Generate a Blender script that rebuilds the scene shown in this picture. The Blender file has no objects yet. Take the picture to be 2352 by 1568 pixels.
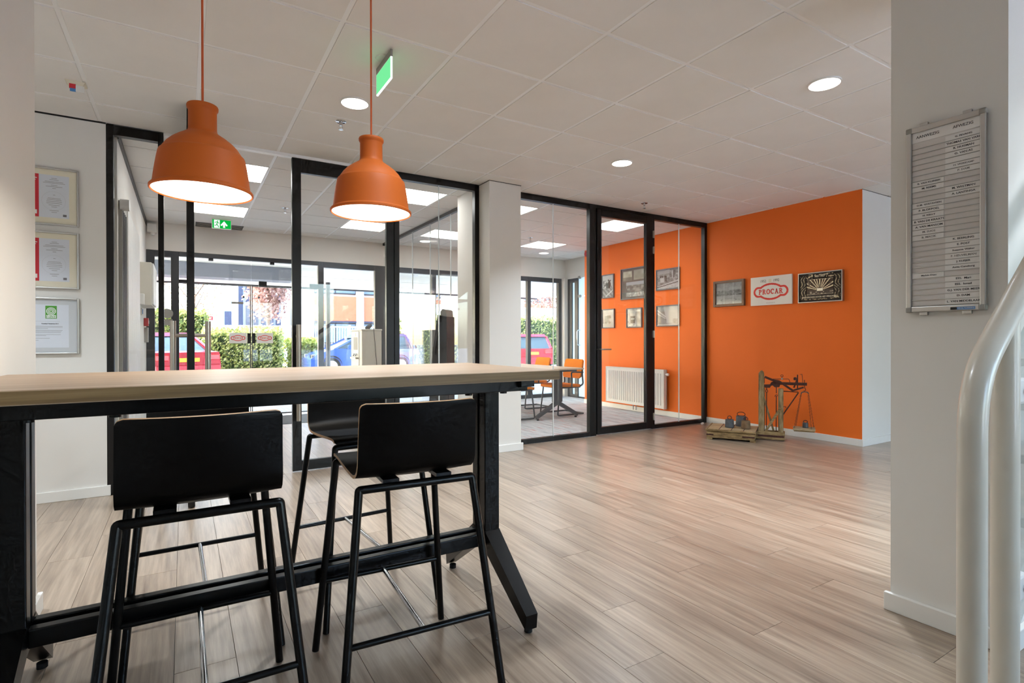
import bpy, bmesh, math, random
from mathutils import Vector, Matrix
random.seed(7)
R = math.radians
S = bpy.context.scene
COL = S.collection

# ------------------------------------------------------------------ camera
EYE, CEIL = 1.1382, 2.7306
def make_camera():
    yaw, pitch, roll = R(31.3575), R(-0.2017), R(-0.0806)
    f = Vector((math.sin(yaw)*math.cos(pitch), math.cos(yaw)*math.cos(pitch), math.sin(pitch)))
    r = Vector((math.cos(yaw), -math.sin(yaw), 0)); u = r.cross(f)
    r2 = math.cos(roll)*r + math.sin(roll)*u
    u2 = -math.sin(roll)*r + math.cos(roll)*u
    cd = bpy.data.cameras.new('camera'); co = bpy.data.objects.new('camera', cd); COL.objects.link(co)
    m = Matrix((r2, u2, -f)).transposed().to_4x4(); m.translation = (0, 0, EYE)
    co.matrix_world = m
    cd.sensor_fit = 'HORIZONTAL'; cd.sensor_width = 36.0; cd.lens = 1236.55/2352*36.0
    cd.clip_start = 0.02; cd.clip_end = 400
    S.camera = co
make_camera()

# ------------------------------------------------------------------ world, sun, exposure
SUN_AZ, SUN_EL = R(-62), R(34)          # azimuth from +Y towards +X
w = bpy.data.worlds.new('world'); S.world = w; w.use_nodes = True
nt = w.node_tree; nt.nodes.clear()
wo = nt.nodes.new('ShaderNodeOutputWorld'); bg = nt.nodes.new('ShaderNodeBackground'); sk = nt.nodes.new('ShaderNodeTexSky')
sk.sky_type = 'NISHITA'; sk.sun_disc = False; sk.sun_elevation = SUN_EL; sk.sun_rotation = SUN_AZ
sk.air_density = 1.0; sk.dust_density = 2.5; sk.ozone_density = 1.0
bg.inputs['Strength'].default_value = 3.4
nt.links.new(sk.outputs[0], bg.inputs['Color']); nt.links.new(bg.outputs[0], wo.inputs['Surface'])
sd = bpy.data.lights.new('sun', 'SUN'); sd.energy = 15.0; sd.angle = R(0.6); sd.color = (1.0, 0.95, 0.86)
so = bpy.data.objects.new('sun', sd); COL.objects.link(so)
sdir = Vector((math.sin(SUN_AZ)*math.cos(SUN_EL), math.cos(SUN_AZ)*math.cos(SUN_EL), math.sin(SUN_EL)))
so.rotation_euler = sdir.to_track_quat('Z', 'Y').to_euler()
so.location = sdir*60
DOWNLIGHT_W, PANEL_W, PENDANT_W = 25.0, 3.5, 3.0
S.view_settings.view_transform = 'Standard'; S.view_settings.look = 'None'
S.view_settings.gamma = 1.0; S.view_settings.use_curve_mapping = False
S.view_settings.exposure = 0.28
cy = S.cycles
cy.use_denoising = True
try: cy.denoiser = 'OPENIMAGEDENOISE'
except Exception: pass
cy.max_bounces = 7; cy.diffuse_bounces = 4; cy.glossy_bounces = 3; cy.transmission_bounces = 4; cy.transparent_max_bounces = 16
cy.sample_clamp_indirect = 6.0; cy.caustics_reflective = False; cy.caustics_refractive = False
cy.use_adaptive_sampling = True; cy.time_limit = 1000; cy.adaptive_threshold = 0.05; cy.adaptive_min_samples = 12

# ------------------------------------------------------------------ materials
def lin(c):
    return tuple(((x/255)/12.92 if x/255 <= 0.04045 else ((x/255+0.055)/1.055)**2.4) for x in c)
MATS = {}
class N:
    def __init__(s, name):
        s.m = bpy.data.materials.new(name); s.m.use_nodes = True; s.t = s.m.node_tree; s.t.nodes.clear()
        s.o = s.add('ShaderNodeOutputMaterial')
    def add(s, ty, **kw):
        n = s.t.nodes.new(ty)
        for k, v in kw.items(): setattr(n, k, v)
        return n
    def link(s, a, b): s.t.links.new(a, b)
    def bsdf(s, col=None, rough=.5, metal=0., spec=.5):
        b = s.add('ShaderNodeBsdfPrincipled')
        if col is not None: b.inputs['Base Color'].default_value = (*col, 1)
        b.inputs['Roughness'].default_value = rough; b.inputs['Metallic'].default_value = metal
        b.inputs['Specular IOR Level'].default_value = spec
        s.link(b.outputs[0], s.o.inputs['Surface']); return b
    def ramp(s, fac, stops):
        r = s.add('ShaderNodeValToRGB'); e = r.color_ramp.elements
        while len(e) < len(stops): e.new(0.5)
        for k, (p, c) in enumerate(stops): e[k].position = p; e[k].color = (*c, 1)
        s.link(fac, r.inputs[0]); return r.outputs[0]
    def coords(s, scale=(1, 1, 1), rnd=0.0, kind='Object'):
        tc = s.add('ShaderNodeTexCoord'); mp = s.add('ShaderNodeMapping'); mp.inputs['Scale'].default_value = scale
        s.link(tc.outputs[kind], mp.inputs['Vector'])
        if rnd:
            oi = s.add('ShaderNodeObjectInfo'); mu = s.add('ShaderNodeMath', operation='MULTIPLY'); mu.inputs[1].default_value = rnd
            s.link(oi.outputs['Random'], mu.inputs[0]); cx = s.add('ShaderNodeCombineXYZ')
            for i in range(3): s.link(mu.outputs[0], cx.inputs[i])
            s.link(cx.outputs[0], mp.inputs['Location'])
        return mp.outputs[0]
    def noise(s, vec, scale, detail=4, rough=.6):
        n = s.add('ShaderNodeTexNoise'); n.inputs['Scale'].default_value = scale; n.inputs['Detail'].default_value = detail
        n.inputs['Roughness'].default_value = rough; s.link(vec, n.inputs['Vector']); return n.outputs[0]
    def bump(s, h, b, strength=.2, dist=.002):
        bn = s.add('ShaderNodeBump'); bn.inputs['Strength'].default_value = strength; bn.inputs['Distance'].default_value = dist
        s.link(h, bn.inputs['Height']); s.link(bn.outputs[0], b.inputs['Normal'])
def plain(name, rgb, rough=.5, metal=0., spec=.5, vary=.04, nscale=6., bump=0., bscale=200., coat=0.):
    """paint / metal / plastic: base colour with slight procedural mottling"""
    n = N(name); c = lin(rgb); b = n.bsdf(c, rough, metal, spec)
    v = n.coords()
    if vary:
        f = n.noise(v, nscale, 3)
        n.link(n.ramp(f, [(.3, tuple(x*(1-vary) for x in c)), (.7, tuple(min(1, x*(1+vary)) for x in c))]), b.inputs['Base Color'])
    if bump: n.bump(n.noise(v, bscale, 2), b, bump, .0015)
    if coat: b.inputs['Coat Weight'].default_value = coat; b.inputs['Coat Roughness'].default_value = .08
    MATS[name] = n.m; return n.m
def emit(name, rgb, strength):
    n = N(name); e = n.add('ShaderNodeEmission'); e.inputs[0].default_value = (*lin(rgb), 1); e.inputs[1].default_value = strength
    n.link(e.outputs[0], n.o.inputs['Surface']); MATS[name] = n.m; return n.m
def glass(name, tint=(1, 1, 1), ior=1.45, haze=0.0, hazecol=(1, 1, 1), rough=0.0):
    n = N(name); tr = n.add('ShaderNodeBsdfTransparent'); tr.inputs[0].default_value = (*tint, 1)
    gl = n.add('ShaderNodeBsdfGlossy'); gl.inputs['Roughness'].default_value = rough
    lw = n.add('ShaderNodeLayerWeight'); lw.inputs['Blend'].default_value = .5; f0 = ((ior-1)/(ior+1))**2
    pw = n.add('ShaderNodeMath', operation='POWER'); pw.inputs[1].default_value = 5; n.link(lw.outputs['Facing'], pw.inputs[0])
    fr = n.add('ShaderNodeMath', operation='MULTIPLY_ADD'); fr.inputs[1].default_value = 1-f0; fr.inputs[2].default_value = f0; n.link(pw.outputs[0], fr.inputs[0])
    mx = n.add('ShaderNodeMixShader'); n.link(fr.outputs[0], mx.inputs[0]); n.link(tr.outputs[0], mx.inputs[1]); n.link(gl.outputs[0], mx.inputs[2])
    out = mx.outputs[0]
    if haze:
        df = n.add('ShaderNodeBsdfDiffuse'); df.inputs[0].default_value = (*hazecol, 1)
        m2 = n.add('ShaderNodeMixShader'); m2.inputs[0].default_value = haze; n.link(out, m2.inputs[1]); n.link(df.outputs[0], m2.inputs[2]); out = m2.outputs[0]
    n.link(out, n.o.inputs['Surface']); MATS[name] = n.m; return n.m
def wood(name, dark, mid, light, grain=(30, 1.6, 30), rnd=37., rough=.42, bump=.12, objvary=.10, coat=0., spec=.5):
    n = N(name); b = n.bsdf(None, rough, 0, spec)
    v = n.coords(grain, rnd); f1 = n.noise(v, 1.6, 6, .62)
    v2 = n.coords(tuple(g*.28 for g in grain), rnd*1.7); f2 = n.noise(v2, 1.3, 3, .5)
    mx = n.add('ShaderNodeMath', operation='MULTIPLY_ADD'); mx.inputs[1].default_value = .62; n.link(f1, mx.inputs[0])
    m2 = n.add('ShaderNodeMath', operation='MULTIPLY'); m2.inputs[1].default_value = .38; n.link(f2, m2.inputs[0]); n.link(m2.outputs[0], mx.inputs[2])
    col = n.ramp(mx.outputs[0], [(.32, lin(dark)), (.5, lin(mid)), (.68, lin(light))])
    oi = n.add('ShaderNodeObjectInfo'); mr = n.add('ShaderNodeMapRange'); mr.inputs[3].default_value = 1-objvary; mr.inputs[4].default_value = 1+objvary*.6
    n.link(oi.outputs['Random'], mr.inputs[0]); hs = n.add('ShaderNodeHueSaturation'); n.link(mr.outputs[0], hs.inputs['Value']); n.link(col, hs.inputs['Color'])
    n.link(hs.outputs[0], b.inputs['Base Color'])
    if bump: n.bump(f1, b, bump, .001)
    if coat: b.inputs['Coat Weight'].default_value = coat; b.inputs['Coat Roughness'].default_value = .28
    MATS[name] = n.m; return n.m

plain('wall_white', (226, 222, 215), .75, spec=.25, vary=.012, nscale=2., bump=.05, bscale=260.)
plain('wall_orange', (238, 114, 36), .62, spec=.3, vary=.02, nscale=1.4, bump=.05, bscale=260.)
plain('skirting', (232, 229, 222), .45, vary=.01)
plain('ceiling_tile', (236, 234, 231), .9, spec=.15, vary=.018, nscale=3., bump=.15, bscale=420.)
plain('grid_white', (246, 247, 248), .4, vary=0)
plain('void_dark', (30, 30, 30), .8, vary=0)
plain('black_frame', (17, 15, 15), .36, spec=.4, vary=.03)
plain('dark_frame', (44, 44, 47), .42, vary=.03)
plain('black_metal', (8, 8, 9), .30, spec=.3, vary=.03)
plain('steel', (180, 172, 160), .3, 1.0, vary=.03)
plain('chrome', (205, 207, 210), .12, 1.0, vary=0)
plain('alu', (188, 186, 182), .35, 1.0, vary=.02)
plain('white_paint', (228, 226, 220), .35, vary=.01)
plain('rail_paint', (206, 199, 184), .3, vary=.015, bump=.04, bscale=30., coat=.25)
plain('plastic_grey', (150, 147, 140), .5, vary=.02)
plain('plastic_white', (225, 224, 220), .4, vary=.01)
plain('pendant_orange', (188, 90, 20), .58, spec=.35, vary=.015, nscale=4)
plain('cord_orange', (200, 88, 36), .6, vary=.02)
plain('shell_black', (9, 7, 7), .42, spec=.18, vary=.08, nscale=14)
plain('edge_birch', (190, 148, 104), .5, vary=.1, nscale=60)
plain('red_plastic', (176, 40, 42), .45, vary=.02)
plain('board_white', (233, 230, 226), .35, vary=.008)
plain('slot_grey', (220, 214, 209), .5, vary=.01)
plain('ink', (30, 30, 32), .6, vary=0)
plain('ink_grey', (128, 126, 122), .6, vary=0)
plain('ink_blue', (70, 130, 190), .5, vary=0)
plain('ink_white', (240, 240, 238), .6, vary=0)
plain('logo_red', (222, 48, 36), .5, vary=0)
plain('logo_green', (72, 150, 40), .5, vary=0)
plain('passe_cream', (226, 218, 196), .8, vary=.01)
plain('passe_grey', (196, 198, 200), .8, vary=.01)
plain('paper', (212, 216, 224), .8, vary=.01)
plain('paper_red', (196, 40, 52), .7, vary=.02)
plain('frame_grey', (108, 106, 110), .5, vary=.05)
plain('frame_brown', (112, 82, 62), .45, vary=.15, nscale=20)
plain('frame_black', (24, 20, 18), .45, vary=.04)
plain('radiator_white', (226, 226, 222), .3, vary=.005)
plain('fabric_orange', (232, 130, 20), .85, spec=.15, vary=.05, nscale=40, bump=.3, bscale=500.)
plain('chair_grey', (74, 76, 80), .5, vary=.02)
plain('iron_rust', (74, 40, 30), .7, .3, vary=.35, nscale=30, bump=.4, bscale=120.)
plain('iron_grey', (84, 84, 86), .62, .4, vary=.22, nscale=26, bump=.3, bscale=140.)
plain('iron_brown', (112, 88, 62), .66, .35, vary=.25, nscale=26, bump=.3, bscale=140.)
plain('kiosk_grey', (62, 65, 68), .5, vary=.02)
plain('cabinet_beige', (214, 210, 198), .45, vary=.01)
plain('mat_grey', (110, 112, 116), .95, spec=.05, vary=.12, nscale=160, bump=.5, bscale=600.)
plain('vase_green', (60, 190, 110), .2, vary=.02)
emit('lamp_white', (255, 251, 242), 6.0)
emit('lamp_warm', (255, 247, 232), 4.0)
emit('sign_green', (116, 226, 150), .95)
emit('sign_green_deep', (16, 190, 70), .75)
emit('sign_white', (240, 255, 248), 1.0)
glass('glass_clear', (.985, .99, .985), 1.45)
glass('glass_facade', (.80, .815, .815), 1.5)
glass('glass_frost', (.75, .82, .83), 1.4, .75, (.72, .80, .82))
glass('glass_stair', (.9, .93, .92), 1.5, .10, (.6, .62, .62))
glass('glass_car', (.28, .36, .42), 1.6)
wood('floor_wood', (114, 95, 79), (154, 134, 114), (184, 164, 143), (34, 1.5, 34), rough=.32, bump=.04, objvary=.10, spec=.55, coat=.4)
wood('table_oak', (158, 132, 106), (174, 148, 122), (188, 166, 142), (1.2, 26, 26), rough=.40, bump=.06, objvary=0)
wood('table_edge', (98, 74, 44), (130, 102, 64), (152, 124, 82), (1.6, 40, 60), rough=.5, bump=.1, objvary=0)
wood('table_pale', (205, 180, 146), (218, 196, 164), (226, 208, 180), (26, 1.2, 26), rough=.4, bump=.04, objvary=0)
wood('old_wood', (84, 66, 44), (142, 116, 78), (178, 152, 112), (10, 40, 40), rough=.8, bump=.5, objvary=.12, spec=.2)
wood('old_plank', (132, 108, 78), (172, 148, 112), (196, 176, 144), (8, 34, 34), rough=.8, bump=.4, objvary=.14, spec=.2)
wood('old_post', (80, 64, 44), (138, 116, 82), (176, 156, 122), (34, 34, 6), rough=.8, bump=.5, objvary=.1, spec=.2)
def carpet():
    n = N('carpet'); b = n.bsdf(None, .95, 0, .05)
    v = n.coords((3.2, .35, 1)); f = n.noise(v, 7, 5, .7); v2 = n.coords((9, .55, 1)); g = n.noise(v2, 4, 3, .5)
    c1 = n.ramp(f, [(.3, lin((158, 162, 168))), (.5, lin((198, 200, 202))), (.7, lin((220, 220, 218)))])
    msk = n.ramp(g, [(.60, (0, 0, 0)), (.68, (1, 1, 1))])
    mx = n.add('ShaderNodeMix', data_type='RGBA'); n.link(msk, mx.inputs[0]); n.link(c1, mx.inputs[6]); mx.inputs[7].default_value = (*lin((186, 120, 112)), 1)
    n.link(mx.outputs[2], b.inputs['Base Color']); n.bump(n.noise(n.coords(), 500, 2), b, .4, .003); MATS['carpet'] = n.m
carpet()
def print_mat():
    n = N('print'); b = n.bsdf(None, .45, 0, .4); a = n.add('ShaderNodeAttribute', attribute_name='Col'); n.link(a.outputs['Color'], b.inputs['Base Color'])
    b.inputs['Coat Weight'].default_value = .25; b.inputs['Coat Roughness'].default_value = .05; MATS['print'] = n.m
print_mat()
def plaque_mat():
    n = N('print_metal'); b = n.bsdf(None, .42, .55, .5); a = n.add('ShaderNodeAttribute', attribute_name='Col'); n.link(a.outputs['Color'], b.inputs['Base Color'])
    n.bump(a.outputs['Fac'], b, .6, .004); MATS['print_metal'] = n.m
plaque_mat()
def leaf_mat(name, cols):
    n = N(name); b = n.bsdf(None, .55, 0, .3); g = n.add('ShaderNodeNewGeometry')
    c = n.ramp(g.outputs['Random Per Island'], [(i/(len(cols)-1), lin(k)) for i, k in enumerate(cols)]); n.link(c, b.inputs['Base Color'])
    tl = n.add('ShaderNodeBsdfTranslucent'); n.link(c, tl.inputs[0]); mx = n.add('ShaderNodeMixShader'); mx.inputs[0].default_value = .35
    n.link(b.outputs[0], mx.inputs[1]); n.link(tl.outputs[0], mx.inputs[2]); n.link(mx.outputs[0], n.o.inputs['Surface']); MATS[name] = n.m
def frost_panel():
    n = N('frost_panel'); d = n.add('ShaderNodeBsdfDiffuse'); d.inputs[0].default_value = (.72, .79, .79, 1); tl = n.add('ShaderNodeBsdfTranslucent'); tl.inputs[0].default_value = (.78, .86, .86, 1)
    mx = n.add('ShaderNodeMixShader'); mx.inputs[0].default_value = .6; n.link(d.outputs[0], mx.inputs[1]); n.link(tl.outputs[0], mx.inputs[2]); n.link(mx.outputs[0], n.o.inputs['Surface']); MATS['frost_panel'] = n.m
frost_panel()
leaf_mat('leaf_green', [(84, 100, 52), (140, 152, 78), (186, 188, 108), (212, 206, 140)])
leaf_mat('leaf_dark', [(40, 66, 44), (72, 104, 66), (112, 138, 84)])
leaf_mat('leaf_light', [(110, 130, 60), (168, 180, 84), (206, 206, 120)])
leaf_mat('leaf_pink', [(122, 84, 74), (178, 138, 124), (214, 186, 172)])
leaf_mat('leaf_brown', [(104, 82, 66), (156, 128, 104), (190, 150, 120)])
def paving():
    n = N('paving'); b = n.bsdf(None, .85, 0, .2); br = n.add('ShaderNodeTexBrick'); n.link(n.coords((1, 1, 1)), br.inputs['Vector'])
    br.inputs['Scale'].default_value = 3.4; br.inputs['Color1'].default_value = (*lin((212, 214, 218)), 1); br.inputs['Color2'].default_value = (*lin((200, 203, 210)), 1)
    br.inputs['Mortar'].default_value = (*lin((128, 128, 134)), 1); br.inputs['Mortar Size'].default_value = .012; n.link(br.outputs[0], b.inputs['Base Color']); MATS['paving'] = n.m
paving()
plain('glass_seam', (222, 228, 228), .25, vary=0)
plain('bark', (112, 92, 78), .9, vary=.2, nscale=30)
plain('soffit_white', (238, 232, 214), .7, vary=.01)
plain('beam_blue', (116, 118, 122), .6, vary=.05)
plain('bldg_orange', (230, 118, 80), .6, vary=.02)
plain('bldg_white', (222, 224, 226), .7, vary=.02)
plain('bldg_blue', (150, 172, 190), .6, vary=.03)
plain('bldg_dark', (52, 58, 82), .5, vary=.05)
plain('fence_white', (236, 238, 240), .5, vary=0)
plain('car_red', (178, 24, 46), .25, .2, vary=.01, coat=.6)
plain('car_blue', (44, 84, 170), .25, .25, vary=.01, coat=.6)
plain('tyre', (28, 28, 30), .85, vary=.05)
plain('tail_red', (214, 30, 30), .15, vary=0, coat=.6)
plain('plate_yellow', (236, 190, 60), .5, vary=0)

# ------------------------------------------------------------------ mesh builder
def wm(o):
    m = o.matrix_basis.copy()
    return m if o.parent is None else wm(o.parent) @ o.matrix_parent_inverse @ m
class MB:
    def __init__(s): s.b = bmesh.new(); s.ang = 40
    def box(s, a, c, bev=0.0):
        x0, x1 = sorted((a[0], c[0])); y0, y1 = sorted((a[1], c[1])); z0, z1 = sorted((a[2], c[2]))
        v = [s.b.verts.new(p) for p in ((x0,y0,z0),(x1,y0,z0),(x1,y1,z0),(x0,y1,z0),(x0,y0,z1),(x1,y0,z1),(x1,y1,z1),(x0,y1,z1))]
        fs = [s.b.faces.new([v[i] for i in q]) for q in ((3,2,1,0),(4,5,6,7),(0,1,5,4),(1,2,6,5),(2,3,7,6),(3,0,4,7))]
        if bev:
            s.ang = 15
            es = list({e for f in fs for e in f.edges})
            bmesh.ops.bevel(s.b, geom=es, offset=bev, segments=2, affect='EDGES', profile=.5)
        return s
    def hexa(s, lo, hi):
        v = [s.b.verts.new(p) for p in list(lo)+list(hi)]; n = len(lo)
        s.b.faces.new(v[:n][::-1]); s.b.faces.new(v[n:])
        for i in range(n): s.b.faces.new((v[i], v[(i+1) % n], v[n+(i+1) % n], v[n+i]))
        return s
    def bar(s, p, q, wd, ht, up=(0, 0, 1)):
        p, q = Vector(p), Vector(q); d = (q-p).normalized(); u = Vector(up)
        sd_ = d.cross(u)
        if sd_.length < 1e-4: sd_ = d.cross(Vector((0, 1, 0)))
        sd_.normalize(); u = sd_.cross(d); a = sd_*wd/2; b = u*ht/2
        return s.hexa([p-a-b, p+a-b, p+a+b, p-a+b], [q-a-b, q+a-b, q+a+b, q-a+b])
    def tube(s, pts, r, n=10, closed=False, cap=True):
        pts = [Vector(p) for p in pts]; k = len(pts); rad = r if isinstance(r, (list, tuple)) else [r]*k
        rings = []; prev = None
        for i in range(k):
            if closed: t = (pts[(i+1) % k]-pts[i-1]).normalized()
            elif i == 0: t = (pts[1]-pts[0]).normalized()
            elif i == k-1: t = (pts[-1]-pts[-2]).normalized()
            else: t = ((pts[i+1]-pts[i]).normalized()+(pts[i]-pts[i-1]).normalized()).normalized()
            if prev is None:
                a = t.cross(Vector((0, 0, 1)))
                if a.length < .05: a = t.cross(Vector((0, 1, 0)))
                a.normalize()
            else:
                a = prev - t*prev.dot(t); a.normalize()
            prev = a; b = t.cross(a)
            rings.append([s.b.verts.new(pts[i]+(a*math.cos(j*2*math.pi/n)+b*math.sin(j*2*math.pi/n))*rad[i]) for j in range(n)])
        for i in range(k if closed else k-1):
            A, B = rings[i], rings[(i+1) % k]
            for j in range(n): s.b.faces.new((A[j], A[(j+1) % n], B[(j+1) % n], B[j]))
        if cap and not closed:
            s.b.faces.new(rings[0][::-1]); s.b.faces.new(rings[-1])
        return s
    def lathe(s, prof, n=32, c=(0, 0, 0), axis='z'):
        c = Vector(c); rings = []
        def P(r, z, a):
            x, y = r*math.cos(a), r*math.sin(a)
            return c+Vector({'z': (x, y, z), 'y': (x, z, -y), 'x': (z, x, y)}[axis])
        for r, z in prof:
            rings.append([s.b.verts.new(P(r, z, 0))] if r < 1e-6 else [s.b.verts.new(P(r, z, j*2*math.pi/n)) for j in range(n)])
        for A, B in zip(rings, rings[1:]):
            for j in range(n):
                q = [A[j % len(A)], A[(j+1) % n % len(A)], B[(j+1) % n % len(B)], B[j % len(B)]]; u = []
                for v in q:
                    if v not in u: u.append(v)
                if len(u) > 2: s.b.faces.new(u)
        return s
    def prism(s, poly, a, b, plane='xy'):
        f = {'xy': lambda p, t: (p[0], p[1], t), 'xz': lambda p, t: (p[0], t, p[1]), 'yz': lambda p, t: (t, p[0], p[1])}[plane]
        return s.hexa([f(p, a) for p in poly], [f(p, b) for p in poly])
    def ring(s, outer, inner, z0, z1, plane='xy'):
        f = {'xy': lambda p, t: (p[0], p[1], t), 'xz': lambda p, t: (p[0], t, p[1]), 'yz': lambda p, t: (t, p[0], p[1])}[plane]
        n = len(outer); V = [[s.b.verts.new(f(p, t)) for p in L] for L in (outer, inner) for t in (z0, z1)]
        o0, o1, i0, i1 = V
        for k in range(n):
            m = (k+1) % n
            s.b.faces.new((o0[k], o0[m], o1[m], o1[k])); s.b.faces.new((i0[m], i0[k], i1[k], i1[m]))
            s.b.faces.new((o1[k], o1[m], i1[m], i1[k])); s.b.faces.new((o0[m], o0[k], i0[k], i0[m]))
        return s
    def mesh(s, name, mat, bevel=0.0, flat=False):
        if bevel: s.ang = 15
        if bevel: bmesh.ops.bevel(s.b, geom=[e for e in s.b.edges if len(e.link_faces) == 2 and e.calc_face_angle() > .5], offset=bevel, segments=2, affect='EDGES', profile=.5)
        bmesh.ops.recalc_face_normals(s.b, faces=s.b.faces[:])
        me = bpy.data.meshes.new(name); s.b.to_mesh(me); s.b.free()
        for m in (mat if isinstance(mat, (list, tuple)) else [mat]): me.materials.append(MATS[m])
        if not flat:
            me.polygons.foreach_set('use_smooth', [True]*len(me.polygons)); me.set_sharp_from_angle(angle=R(s.ang))
        return me
    def build(s, name, mat, parent=None, world=False, bevel=0.0, flat=False, **tags):
        return link(name, s.mesh(name, mat, bevel, flat), parent, world, **tags)
def link(name, me, parent=None, world=False, **tags):
    o = bpy.data.objects.new(name, me); COL.objects.link(o)
    if parent is not None:
        o.parent = parent
        if world: o.matrix_parent_inverse = wm(parent).inverted()
    for k, v in tags.items(): o[k] = v
    return o
def thing(name, label, cat, loc=(0, 0, 0), rz=0.0, group=None, kind=None, mat=None):
    o = bpy.data.objects.new(name, None); COL.objects.link(o); o.empty_display_size = .1
    if mat is not None: o.matrix_basis = mat
    else: o.location = loc; o.rotation_euler = (0, 0, rz)
    o['label'] = label; o['category'] = cat
    if group: o['group'] = group
    if kind: o['kind'] = kind
    return o
def tags(label, cat, group=None, kind=None):
    d = dict(label=label, category=cat)
    if group: d['group'] = group
    if kind: d['kind'] = kind
    return d
def box(name, a, c, mat, parent=None, world=False, bev=0.0, **t):
    return MB().box(a, c, bev).build(name, mat, parent, world, **t)
def facing(loc, f):
    """frame for things on a wall: x right, y up, z out of the wall towards the viewer"""
    ax = {'-Y': ((1, 0, 0), (0, 0, 1), (0, -1, 0)), '-X': ((0, -1, 0), (0, 0, 1), (-1, 0, 0)), '+X': ((0, 1, 0), (0, 0, 1), (1, 0, 0)), '+Y': ((-1, 0, 0), (0, 0, 1), (0, 1, 0))}[f]
    m = Matrix([Vector(v) for v in ax]).transposed().to_4x4(); m.translation = loc; return m
def copy_tree(o, parent=None):
    c = o.copy(); COL.objects.link(c); c.parent = parent
    for ch in [x for x in bpy.data.objects if x.parent == o]:
        k = copy_tree(ch, c); k.matrix_parent_inverse = ch.matrix_parent_inverse
    return c
def arc(cx, cy, r, a0, a1, n=12, ry=None):
    ry = r if ry is None else ry
    return [(cx+r*math.cos(a0+(a1-a0)*i/n), cy+ry*math.sin(a0+(a1-a0)*i/n)) for i in range(n+1)]
def fillet(pts, rad, n=5):
    pts = [Vector(p) for p in pts]; out = [pts[0]]
    for i in range(1, len(pts)-1):
        p, a, b = pts[i], (pts[i-1]-pts[i]), (pts[i+1]-pts[i]); r = min(rad, a.length*.45, b.length*.45)
        A, B = p+a.normalized()*r, p+b.normalized()*r
        for k in range(n+1):
            t = k/n; out.append((1-t)**2*A+2*t*(1-t)*p+t*t*B)
    return out+[pts[-1]]
def text_mesh(s, size, mat, bold=0.0, xs=1.0, ext=.0004, align='CENTER'):
    cu = bpy.data.curves.new('lettering', 'FONT'); cu.body = s; cu.size = size; cu.align_x = align; cu.align_y = 'CENTER'
    cu.extrude = ext; cu.offset = bold; cu.resolution_u = 2
    ob = bpy.data.objects.new('tmp_text', cu); COL.objects.link(ob)
    dg = bpy.context.evaluated_depsgraph_get(); me = bpy.data.meshes.new_from_object(ob.evaluated_get(dg))
    bpy.data.objects.remove(ob); bpy.data.curves.remove(cu)
    for v in me.vertices: v.co.x *= xs
    me.materials.clear(); me.materials.append(MATS[mat]); return me
def text(name, s, size, mat, loc, parent, **k):
    o = link(name, text_mesh(s, size, mat, **k), parent); o.location = loc; return o
def canvas(name, wd, ht, nx, ny, fn, parent, z=0.0, mat='print'):
    """a flat print: a fine grid whose points carry the printed colour fn(u, v)"""
    me = bpy.data.meshes.new(name)
    vs = [((i/nx-.5)*wd, (j/ny-.5)*ht, z) for j in range(ny+1) for i in range(nx+1)]
    fs = [(j*(nx+1)+i, j*(nx+1)+i+1, (j+1)*(nx+1)+i+1, (j+1)*(nx+1)+i) for j in range(ny) for i in range(nx)]
    me.from_pydata(vs, [], fs); a = me.attributes.new('Col', 'FLOAT_COLOR', 'POINT'); buf = []
    for j in range(ny+1):
        for i in range(nx+1):
            c = fn(i/nx, j/ny)
            if not isinstance(c, tuple): c = (c, c, c)
            buf += [*lin(tuple(max(0, min(255, x)) for x in c)), 1.0]
    a.data.foreach_set('color', buf); me.materials.append(MATS[mat]); return link(name, me, parent)
def flip(mb): return mb
# ================================================================== THE SETTING
YP, XO, YF = 4.917, 6.133, 8.75
XL, XR, YB = -2.5, 8.0, -3.2
STR = 'structure'
def st(label, cat): return dict(label=label, category=cat, kind=STR)
# ---- floor: planks run along Y
floor = box('floor', (XL, YB, -.06), (XR, YF-.02, -.004), 'void_dark', **st('light oak plank floor running through the room to the entrance', 'floor'))
PW, PL = .19, 1.32
_pm = {}
def plank(x0, x1, y0, y1):
    k = (round(x1-x0, 3), round(y1-y0, 3))
    if k not in _pm:
        _pm[k] = MB().box((-(k[0])/2+.0007, -k[1]/2+.0007, -.0042), (k[0]/2-.0007, k[1]/2-.0007, 0), .0006).mesh('plank', 'floor_wood')
    o = link('plank', _pm[k], floor); o.location = ((x0+x1)/2, (y0+y1)/2, 0)
def planks(X0, X1, Y0, Y1):
    i0 = math.floor((X0+.033)/PW); i1 = math.ceil((X1+.033)/PW)
    for i in range(i0, i1):
        x0, x1 = max(X0, -.033+i*PW), min(X1, -.033+(i+1)*PW)
        if x1-x0 < .02: continue
        off = (i*.44 + (.1 if i % 2 else 0)) % PL
        y = 2.163+off-PL*8
        while y < Y1:
            a, b = max(y, Y0), min(y+PL, Y1)
            if b-a > .03: plank(x0, x1, a, b)
            y += PL
planks(-1.12, 7.2, .55, YP)
planks(-.43, 2.80, YP, 7.80)
rest = MB()
for a, c in (((XL, YB), (XR, .55)), ((XL, .55), (-1.12, YP)), ((7.2, .55), (XR, YP))): rest.box((a[0], a[1], -.004), (c[0], c[1], 0))
rest.build('plank_field', 'floor_wood', floor, kind='stuff')
box('floor_carpet', (2.80, YP, -.055), (6.56, YF-.02, 0), 'carpet', **st('grey carpet with red streaks in the glazed meeting room', 'carpet'))
mat_ = box('entrance_mat', (-.40, 7.80, -.004), (2.78, 8.70, .004), 'mat_grey', **tags('grey walk-in mat in front of the glass entrance doors', 'door mat'))
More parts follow.
